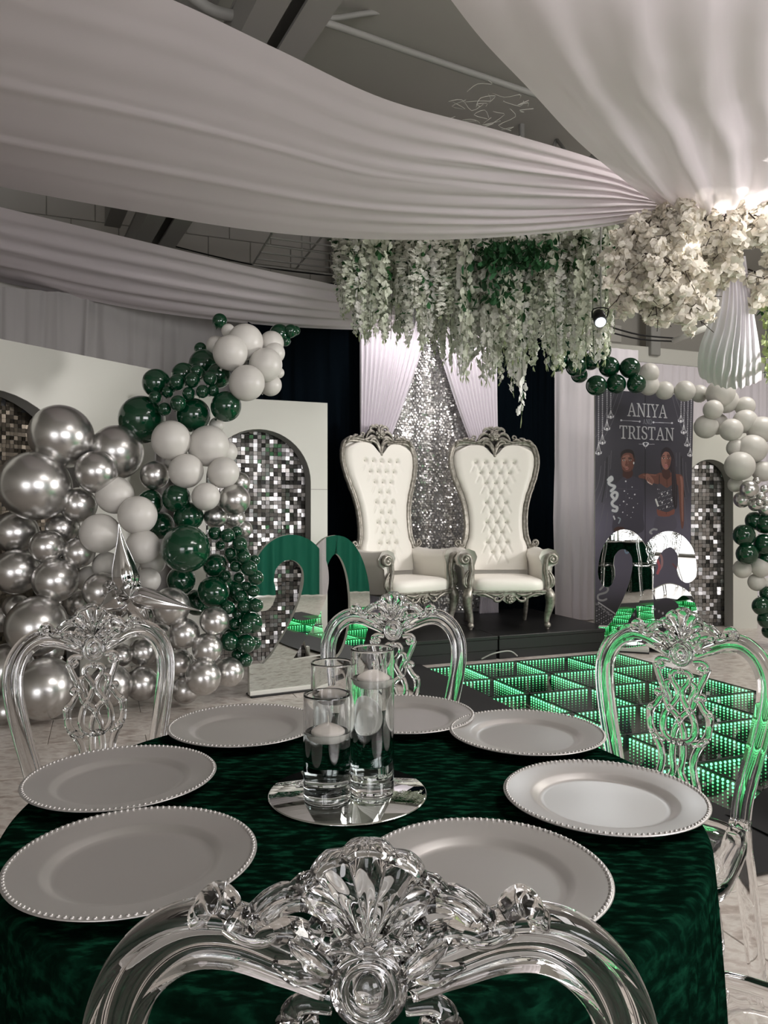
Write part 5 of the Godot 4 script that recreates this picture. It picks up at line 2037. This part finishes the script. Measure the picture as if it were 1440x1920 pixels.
# ------------------------------------------------------------------ mirrored numbers
func number_part(o: Node3D, path: Array, width: Array, depth: float, closed := false):
	var p := []
	for q in path: p.append(Vector3(q[0], q[1], 0))
	var pts := spline(p, 8)
	if closed: pts.remove_at(pts.size() - 1)
	var n := pts.size()
	var l := PackedVector3Array()
	var r := PackedVector3Array()
	for i in n:
		var a: Vector3 = pts[(i - 1 + n) % n] if closed else pts[maxi(i - 1, 0)]
		var b: Vector3 = pts[(i + 1) % n] if closed else pts[mini(i + 1, n - 1)]
		var t := (b - a).normalized()
		var side := Vector3(-t.y, t.x, 0) * size_at(width, i, n) * 0.5
		l.append(pts[i] + side)
		r.append(pts[i] - side)
	if closed:
		l.append(l[0]); r.append(r[0])
	number_solid(o, l, r, depth, closed)


func number_solid(o: Node3D, l: PackedVector3Array, r: PackedVector3Array, depth: float, closed: bool):
	var dz := Vector3(0, 0, depth)
	var fl := PackedVector3Array(); var fr := PackedVector3Array()
	for q in l: fl.append(q + dz)
	for q in r: fr.append(q + dz)
	var s := begin()
	s.set_smooth_group(-1)
	grid(s, [fr, fl], false, false)
	obj("mirror_face", done(s), M.mirror, o)
	s = begin()
	s.set_smooth_group(1)
	grid(s, [fl, l], false, false)
	s.set_smooth_group(2)
	grid(s, [r, fr], false, false)
	s.set_smooth_group(3)
	grid(s, [l, r], false, false)
	if not closed:
		s.set_smooth_group(4)
		quad(s, l[0], r[0], fr[0], fl[0])
		s.set_smooth_group(5)
		var e := l.size() - 1
		quad(s, r[e], l[e], fl[e], fr[e])
	obj("side_band", done(s), M.panel_white, o)


func base_plate(o: Node3D, w: float, depth: float):
	var s := begin()
	box(s, Vector3(0, 0.006, depth / 2), Vector3(w, 0.012, depth + 0.09), Basis.IDENTITY, 0.003)
	obj("base_plate", done(s), M.black, o)


func two(label: String, at: Vector3, turn: float, depth: float, narrow: float) -> Node3D:
	var o := thing("mirror_number", label, "number sign", at, turn, "large mirrored numbers")
	number_part(o, [[-0.190, 0.575], [-0.192, 0.60], [-0.197, 0.66], [-0.203, 0.72], [-0.203, 0.79], [-0.175, 0.89], [-0.10, 0.975], [0.0, 1.005], [0.10, 0.975], [0.175, 0.89], [0.195, 0.78], [0.175, 0.66], [0.115, 0.52], [0.03, 0.38], [-0.08, 0.22], [-0.20, 0.07]], [0.03, 0.115, 0.185, 0.195, 0.17, 0.155, 0.165, 0.175, 0.18, 0.185, 0.19, 0.19, 0.175, 0.155, 0.15, 0.22], depth)
	number_part(o, [[-0.292, 0.112], [-0.10, 0.115], [0.10, 0.120], [0.285, 0.125]], [0.20, 0.205, 0.215, 0.225], depth + 0.003)
	var s := begin()
	box(s, Vector3(-0.005, 0.024, depth + 0.012), Vector3(0.575, 0.03, 0.012), Basis.IDENTITY, 0.003)
	obj("front_strip", done(s), M.panel_white, o)
	base_plate(o, 0.58, depth)
	o.scale = Vector3(narrow, 1, 1)
	return o


func numbers():
	two("large mirrored figure two standing left of the stage, its foot on the marble", room(1.225, 5.06, 0), TURN + 0.11, 0.04, 1.0)
	var z := thing("mirror_number", "large mirrored oval zero in front of the left throne", "number sign", room(1.63, 5.30, 0), TURN + 0.11, "large mirrored numbers")
	var ring := []
	for k in 25:
		var a := PI / 2 + TAU * k / 24
		ring.append([0.20 * cos(a) , 0.555 + 0.455 * sin(a)])
	number_part(z, ring, [0.135, 0.15, 0.165, 0.16, 0.145, 0.13, 0.145, 0.16, 0.165, 0.15, 0.135], 0.04, true)
	base_plate(z, 0.5, 0.04)
	var a := P(1170, 960, 6.70)
	two("narrow mirrored figure two before the left half of the printed photo board", Vector3(a.x, 0, a.z), -0.34, 0.10, 0.74)
	var b := P(1250, 960, 6.66)
	var o := thing("mirror_number", "mirrored figure six before the right half of the printed photo board", "number sign", Vector3(b.x, 0, b.z), -0.34, "large mirrored numbers")
	number_part(o, [[0.185, 0.625], [0.186, 0.645], [0.188, 0.69], [0.188, 0.75], [0.188, 0.82], [0.165, 0.91], [0.09, 0.99], [0.0, 1.005], [-0.10, 0.95], [-0.175, 0.83], [-0.205, 0.66], [-0.21, 0.48], [-0.20, 0.30], [-0.14, 0.14], [0.0, 0.075], [0.14, 0.14], [0.205, 0.30], [0.17, 0.47], [0.03, 0.545], [-0.12, 0.50]], [0.02, 0.10, 0.17, 0.185, 0.17, 0.155, 0.145, 0.14, 0.15, 0.16, 0.165, 0.165, 0.165, 0.165, 0.16, 0.15, 0.155, 0.16, 0.15, 0.13, 0.10], 0.08)
	base_plate(o, 0.5, 0.08)
	o.scale = Vector3(0.88, 1, 1)


# ------------------------------------------------------------------ balloons
func balloon_mesh() -> ArrayMesh:
	# unit balloon: round body, slightly drawn out to a short neck with a rolled lip
	var s := begin()
	var prof := [Vector2(0, -1.20), Vector2(0.075, -1.20), Vector2(0.095, -1.18), Vector2(0.075, -1.155), Vector2(0.05, -1.12), Vector2(0.055, -1.085), Vector2(0.13, -1.03)]
	for i in range(2, 23):
		var e := -PI / 2 + PI * i / 22.0
		prof.append(Vector2(cos(e), sin(e) * (1.0 if e > 0 else 1.04)))
	prof.append(Vector2(0, 1.0))
	lathe(s, prof, 32)
	return done(s)


var balloon_shape: ArrayMesh

func balloon(q: Array, m: Material, kind: String, group: String, toward: Vector3):
	var z: float = q[3]
	var r: float = q[2] * z / F
	var at := P(q[0], q[1], z)
	var o := obj("balloon", balloon_shape, m)
	var neck := (toward - at).normalized()         # the knot points into the garland
	if neck.length() < 0.5: neck = Vector3(0, 0, -1)
	var x := neck.cross(Vector3(0.2, 1, 0.3)).normalized()
	o.transform = Transform3D(Basis(x, -neck, x.cross(-neck)).scaled_local(Vector3(r, r * 1.02, r)), at)
	var size := "big " if q[2] >= 40 else "" if q[2] >= 20 else "small " if q[2] >= 12.5 else "tiny "
	tag(o, size + kind + " balloon " + q[4], "balloon", group)


func balloons():
	balloon_shape = balloon_mesh()
	var left := P(240, 1000, 5.15)
	var gl := "balloon garland at the left"
	for q in [
		[115, 818, 58, 4.72, "at the top, before the tall arch panel"], [219, 847, 49, 4.86, "right of the topmost chrome one, below the dark green cluster"],
		[180, 885, 39, 4.66, "resting between the two topmost chrome ones, paler grey"], [65, 911, 64, 4.6, "at the left edge below the topmost one"],
		[147, 947, 33, 4.74, "left of the highest white balloon of the lower white group"], [290, 891, 27, 4.85, "alone left of the round white balloons, above dark green ones"],
		[440, 937, 29, 4.82, "touching the mirror sequins, right of the white group"], [449, 905, 20, 5.0, "peeping out above the one that touches the mirror sequins"],
		[405, 968, 22, 4.9, "under the lowest white balloon of the middle group"], [440, 972, 20, 5.0, "hidden half behind the one that touches the mirror sequins"], [456, 992, 17, 5.02, "at the edge of the mirror sequins, above the small green cluster"],
		[117, 990, 30, 4.8, "darkest of the upper left, just over a smaller grey one"], [88, 1025, 31, 4.62, "of mid grey, left of the big white balloon by one place"], [148, 1036, 29, 4.68, "under the left side of the big white balloon"],
		[28, 998, 40, 4.78, "dull brownish, at the left edge under the large chrome one"], [30, 1072, 42, 4.66, "lying oval at the left edge, halfway down"], [104, 1088, 41, 4.62, "in the middle of the left stack, above the left chair's crest"],
		[190, 1108, 34, 4.62, "behind the foil star, left of its hub"], [68, 1174, 55, 4.5, "behind the upper left of the left chair"], [30, 1138, 24, 4.82, "half hidden above the large one behind the left chair's crest"],
		[2, 1160, 26, 4.9, "cut by the left edge, level with the left chair's crest"], [265, 1153, 24, 4.76, "below the foil star's hub, seen over the left chair's right arch"], [229, 1229, 20, 4.72, "seen through the left chair's back, beside its right volute"],
		[92, 1222, 26, 4.8, "seen just under the left arch of the left chair"], [83, 1292, 57, 4.36, "lowest and largest, seen through the left chair's left opening"], [207, 1286, 39, 4.55, "seen through the pierced splat of the left chair"],
		[12, 1256, 48, 4.52, "cut by the left edge behind the left chair's stile"], [14, 1332, 31, 4.4, "lowest at the left edge, on the floor"], [266, 1282, 31, 4.72, "dark, in the right opening of the left chair"],
		[268, 1222, 26, 4.82, "behind the right arch of the left chair"], [321, 1137, 35, 4.62, "under the foil star's long right spike"], [402, 1164, 27, 4.66, "at the tip of the foil star's right spike"],
		[346, 1188, 28, 4.64, "right of the left chair, below the star's spike"], [389, 1216, 28, 4.64, "second from the bottom of the right column, above a large one"], [338, 1243, 25, 4.76, "darker, right beside the left chair's right stile"],
		[381, 1270, 33, 4.58, "lowest in front, largest of the lower right group"], [430, 1260, 27, 4.76, "lowest at the right, close to the mirrored number 2"], [348, 1293, 26, 4.76, "touching the floor right of the left chair"],
		[200, 1180, 26, 4.95, "deep between the left chair's crest and the star"], [300, 1190, 22, 4.95, "deep in the gap right of the left chair's arch"], [145, 1130, 26, 5.0, "deep behind the left chair's shell crest"],
	]: balloon(q, M.chrome_balloon, "chrome silver", gl, left)
	for q in [
		[215, 928, 35, 4.72, "highest of the lower white group, under the grey chrome one"], [258, 966, 36, 4.66, "second highest of the lower white group"], [188, 1000, 37, 4.66, "largest of the lower white group, at its left"],
		[268, 1025, 32, 4.66, "right of the foil star's upright spike"], [199, 1060, 25, 4.78, "behind the foil star's upright spike"], [167, 1086, 24, 4.84, "left of the foil star, under the large white one"],
		[286, 1054, 24, 4.84, "of dull greyish tint behind the one right of the foil spike"], [278, 1088, 23, 4.72, "lowest of the white ones, just above the foil star's right spike"],
		[321, 825, 36, 4.76, "under the dark green cluster, the upper left of the middle white group"], [391, 836, 38, 4.86, "largest of the middle white group, beside the arch sequins"], [424, 848, 21, 4.98, "pale one squeezed between the largest one and the arch sequins"],
		[406, 797, 14, 5.02, "thin translucent one under the lowest dark green balloon of the upper cluster"], [349, 883, 32, 4.76, "left one of the pair below the largest of the middle group"], [419, 886, 29, 4.8, "right one of the pair below the largest of the middle group"],
		[322, 868, 12.6, 4.92, "wedged behind the left one of the middle pair"], [386, 931, 26, 4.72, "lowest of the middle white group, above a chrome one"],
		[432, 661, 32, 4.86, "at the left of the top white cluster"], [460, 641, 33, 4.98, "topmost in the white cluster under the lower swag"], [509, 644, 23, 5.12, "at the upper right of the top white cluster, nearest the navy drape"],
		[514, 662, 20, 5.08, "right edge of the top white cluster, second from its top"], [498, 684, 31, 4.96, "in the middle of the top white cluster"], [463, 718, 33, 4.82, "lowest in front of the top white cluster"],
		[508, 722, 20, 5.06, "lowest behind, standing on the white arch panel's top edge"], [523, 699, 10, 5.1, "peeping from the right side of the top white cluster"], [428, 620, 12.6, 5.12, "tucked under the swag at the left of the top white cluster"], [405, 648, 18, 5.2, "in shade behind the left of the top white cluster"],
	]: balloon(q, M.white_balloon, "white", gl, left)
	for q in [
		[293, 718, 26, 4.96, "at the left of the upper cluster, against the white panel"], [382, 684, 28, 5.2, "almost black, at the top of the upper cluster"], [344, 702, 22, 5.06, "behind the tiny ones at the top of the upper cluster"], [410, 704, 23, 5.02, "right top of the upper cluster, below a white one"],
		[361, 713, 14, 4.82, "with two highlights, in the middle of the upper cluster"], [332, 717, 15, 4.84, "left of the two-highlight one in the upper cluster"], [394, 710, 12.6, 4.82, "in the upper cluster, at the front right"], [369, 697, 12.6, 4.88, "at the top front of the upper cluster"],
		[354, 738, 12, 4.82, "under the centre of the upper cluster"], [380, 734, 12, 4.8, "right under the centre of the upper cluster"], [400, 732, 11, 4.84, "rightmost of the tiny ones in the upper cluster"], [315, 735, 11, 4.86, "left of centre in the upper cluster"],
		[291, 745, 12, 4.84, "leftmost tiny one in the upper cluster, below the round one"], [334, 756, 14.5, 4.78, "lowest front one of the upper cluster's small ones"], [309, 767, 12, 4.82, "over the upper cluster's large one"],
		[266, 786, 43, 4.96, "large and oval, at the lower left of the upper cluster"], [363, 778, 31, 4.92, "lower middle of the upper cluster, above a white one"], [424, 762, 28, 4.86, "lower right of the upper cluster, near the arch top"],
		[331, 934, 26, 4.78, "just under the middle white pair, left of the lowest white one"], [282, 942, 24, 4.86, "behind the second highest lower white one"], [354, 968, 27, 4.84, "right above the largest green one"], [300, 985, 26, 4.95, "in deep shade left of the largest green one"],
		[348, 1029, 45, 4.6, "largest of all, glossy, in the middle of the garland"], [403, 1060, 22, 4.9, "right below the largest green one"], [340, 1088, 26, 4.86, "straight below the largest green one, above the star's spike"], [401, 1110, 29, 4.8, "lower right of the largest green one by two places"], [370, 1130, 24, 4.98, "in deep shade right of the star's spike"],
		[403, 1000, 12.6, 4.76, "first at the top left of the small cluster by the sequins"], [427, 1004, 13.5, 4.74, "at the top of the small cluster by the sequins"], [443, 997, 11, 4.82, "highest of the tiny ones by the sequins, at their right"], [450, 1020, 14, 4.74, "second row of the small cluster, by the sequins"], [432, 1037, 11, 4.76, "third row of the small cluster, at its left"],
		[457, 1044, 13, 4.74, "third row of the small cluster, at its right"], [442, 1062, 10.5, 4.76, "fourth row of the small cluster, at its left"], [467, 1065, 15, 4.74, "fourth row of the small cluster, nearest the mirrored 2"], [477, 1050, 10, 4.86, "behind the fourth row, peeping to the right"], [413, 1022, 9, 4.82, "in shade right of the largest green one"],
		[423, 1080, 10.5, 4.82, "fifth row of the small cluster, at its left"], [448, 1083, 10, 4.8, "fifth row of the small cluster, in its middle"], [480, 1083, 14, 4.78, "fifth row of the small cluster, touching the mirrored 2"], [462, 1099, 9.5, 4.8, "sixth row of the small cluster, in its middle"], [475, 1108, 11.5, 4.8, "sixth row of the small cluster, at its right"],
		[452, 1118, 12, 4.8, "sixth row of the small cluster, at its left"], [480, 1135, 13.5, 4.8, "seventh row, at the right beside the mirrored 2"], [458, 1137, 13, 4.8, "seventh row, in the middle"], [427, 1139, 13.5, 4.78, "speckled with highlights, above a chrome one's right shoulder"], [447, 1150, 12, 4.84, "eighth row, in the middle of the column"],
		[472, 1167, 20, 4.82, "right edge of the column, halfway between the 2's hook and the floor"], [461, 1176, 12, 4.76, "in front of the round one at the column's right edge"], [440, 1171, 12.4, 4.84, "ninth row, at the left of the column"], [430, 1203, 18, 4.78, "bright, right of the second lowest chrome column"],
		[461, 1207, 18, 4.8, "right of the bright one near the bottom of the column"], [477, 1206, 13, 4.9, "at the right edge near the bottom of the column"], [460, 1238, 13, 4.84, "lowest of the green column, near the floor"], [446, 1228, 12.4, 4.86, "second lowest of the green column"],
		[416, 1090, 20, 5.0, "in deep shade in the heart of the lower column"], [440, 1110, 24, 5.05, "in deep shade behind the sixth row"], [440, 1195, 22, 5.0, "in deep shade behind the bright one"], [445, 1040, 22, 5.0, "in deep shade behind the third row"], [470, 1130, 18, 5.05, "in deep shade behind the seventh row"],
		[524, 627, 19, 5.3, "under the lower swag, right of the top white cluster"], [545, 621, 12.6, 5.28, "second from the right under the lower swag"], [554, 620, 9, 5.3, "rightmost under the lower swag, against the navy drape"], [536, 640, 9, 5.28, "hanging lowest under the lower swag"], [412, 602, 14, 5.3, "left of the top white cluster, under the swag's edge"], [376, 654, 12, 5.3, "dark and torn looking, over the upper cluster"],
	]: balloon(q, M.green_balloon, "dark green", gl, left)
	# garland at the right
	var right := P(1330, 830, 7.6)
	var gr := "balloon garland at the right"
	for q in [
		[1217, 699, 18, 7.2, "next to the green bunch above the photo board"], [1216, 722, 19, 7.25, "right above the photo board's top edge, beside the green bunch"], [1246, 732, 17, 7.25, "over the middle of the photo board's top edge"], [1284, 733, 19, 7.2, "over the right half of the photo board's top edge"],
		[1311, 738, 16, 7.3, "over the photo board's top right corner"], [1351, 738, 26, 7.1, "topmost under the lit fabric drop"], [1337, 768, 18, 7.0, "right of the photo board's top corner"], [1324, 800, 22, 7.1, "touching the photo board's right edge"], [1397, 762, 18, 7.1, "round one at the top right of the arc"],
		[1362, 752, 22, 7.15, "between the topmost one and the round one at its right"], [1371, 806, 21, 7.0, "in the middle of the arc, above the smaller arch"], [1397, 790, 22, 7.05, "in the arc under the round top right one"], [1427, 806, 25, 7.0, "at the right edge, upper part of the arc"], [1380, 840, 17, 7.0, "left one below the middle of the arc"],
		[1410, 842, 27, 6.95, "large pale one in the right of the arc"], [1387, 874, 27, 6.85, "lowest large one, left above the chrome bunch"], [1430, 884, 19, 6.9, "right above the chrome bunch"], [1379, 909, 14, 6.95, "left behind the chrome bunch"], [1345, 795, 20, 7.3, "behind the arc beside the photo board"],
		[1392, 1067, 17, 6.9, "left one below the lower green bunch"], [1427, 1064, 18, 6.85, "right one below the lower green bunch"], [1419, 1092, 16, 6.9, "lowest white one at the right edge"], [1440, 1098, 14, 6.95, "cut by the right edge, below the lower green bunch"],
	]: balloon(q, M.white_balloon, "white", gr, right)
	for q in [
		[1405, 918, 17, 6.75, "at the front left of the right chrome bunch"], [1391, 937, 15, 6.85, "lower left of the right chrome bunch"], [1416, 946, 12.6, 6.8, "lowest middle of the right chrome bunch"], [1427, 930, 8.5, 6.75, "in the centre of the right chrome bunch"], [1434, 917, 8, 6.75, "right of centre in the right chrome bunch"],
		[1435, 954, 13, 6.8, "lowest right of the right chrome bunch"], [1419, 901, 7, 6.85, "topmost of the right chrome bunch"], [1436, 938, 7, 6.75, "at the right edge of the right chrome bunch"], [1424, 943, 6, 6.7, "tucked low in the right chrome bunch"],
	]: balloon(q, M.chrome_balloon, "chrome silver", gr, right)
	for q in [
		[1415, 977, 17, 6.9, "at the top left of the lower bunch at the right edge"], [1434, 982, 19, 6.85, "at the top right of the lower bunch at the right edge"], [1395, 1004, 20, 6.8, "leftmost of the lower bunch at the right edge"], [1433, 1021, 19, 6.8, "in the middle right of the lower bunch at the right edge"], [1401, 1039, 20, 6.78, "lowest left of the lower bunch at the right edge"], [1437, 1048, 16, 6.85, "lowest right of the lower bunch at the right edge"],
		[1438, 1113, 13, 6.85, "uppermost near the foot of the garland"], [1428, 1137, 17, 6.8, "middle one near the foot of the garland"], [1437, 1162, 16, 6.8, "lower one near the foot of the garland"], [1442, 1184, 13, 6.9, "lowest at the foot of the garland"],
		[1045, 678, 19, 7.0, "leftmost of the bunch under the hanging flowers"], [1080, 687, 19, 6.95, "second from the left of the bunch under the hanging flowers"], [1086, 703, 15, 7.05, "lowest left of the bunch, behind the second one"], [1142, 688, 19, 6.95, "in the middle of the bunch over the photo board"], [1181, 690, 19, 6.9, "top right of the bunch over the photo board"],
		[1118, 723, 19, 6.85, "at the photo board's top left corner"], [1155, 720, 18, 6.9, "just over the photo board's top edge, in the middle"], [1193, 720, 17.5, 6.88, "just over the photo board's top edge, at the right"], [1126, 657, 19, 7.05, "right below the spotlight"], [1107, 678, 16, 7.05, "left below the spotlight, behind flower tips"], [1093, 645, 16, 7.1, "behind the flower tips left of the spotlight"], [1036, 642, 15, 7.1, "behind the flower tips, at the far left of the bunch"], [1064, 655, 18, 7.1, "behind the flower tips, between the far left one and the spotlight"],
	]: balloon(q, M.green_balloon, "dark green", gr, right)


func star_balloon():
	var c := P(239, 1113, 4.42)
	var o := thing("star_balloon", "silver foil starburst balloon with long pointed spikes above the left chair", "balloon", c)
	for q in [[222, 978, 4.40, 0.075], [379, 1146, 4.34, 0.062], [172, 1152, 4.40, 0.075], [243, 1122, 4.02, 0.058], [262, 1060, 4.75, 0.06], [210, 1180, 4.6, 0.06], [290, 1190, 4.62, 0.06], [160, 1090, 4.75, 0.06]]:
		var tip := P(q[0], q[1], q[2]) - c
		var l := tip.length()
		var s := begin()
		var t := tip.normalized()
		var x := t.cross(Vector3(0.1, 0.3, 1)).normalized()
		var y := t.cross(x)
		var rows := []
		for i in 15:
			var f := i / 14.0
			var r: float = q[3] * (0.55 + 0.45 * smoothstep(0.0, 0.22, f)) * (1.0 - smoothstep(0.18, 1.02, f) * 0.995) if f < 0.999 else 0.0006
			var row := PackedVector3Array()
			for k in 32:
				var a := TAU * k / 32
				var rr := r * (1.0 + 0.10 * cos(a * 8.0 + f * 1.5) * (1.0 - f) + 0.03 * sin(a * 3.0 + f * 9.0))
				row.append(t * (l * f) + (x * cos(a) + y * sin(a)) * rr)
			rows.append(row)
		grid(s, rows, true)
		# crimped seams on two sides
		for a in [0.3, PI + 0.3]:
			var path := []
			for i in 9:
				var f := 0.04 + 0.95 * i / 8.0
				var r: float = q[3] * (0.55 + 0.45 * smoothstep(0.0, 0.22, f)) * (1.0 - smoothstep(0.18, 1.02, f) * 0.995)
				path.append(t * (l * f) + (x * cos(a) + y * sin(a)) * r)
			tube(s, path, 0.0025, 5, 3, Vector2.ONE, t.cross(Vector3(0.4, 0.8, 0.1)))
		obj("spike", done(s), M.foil, o)
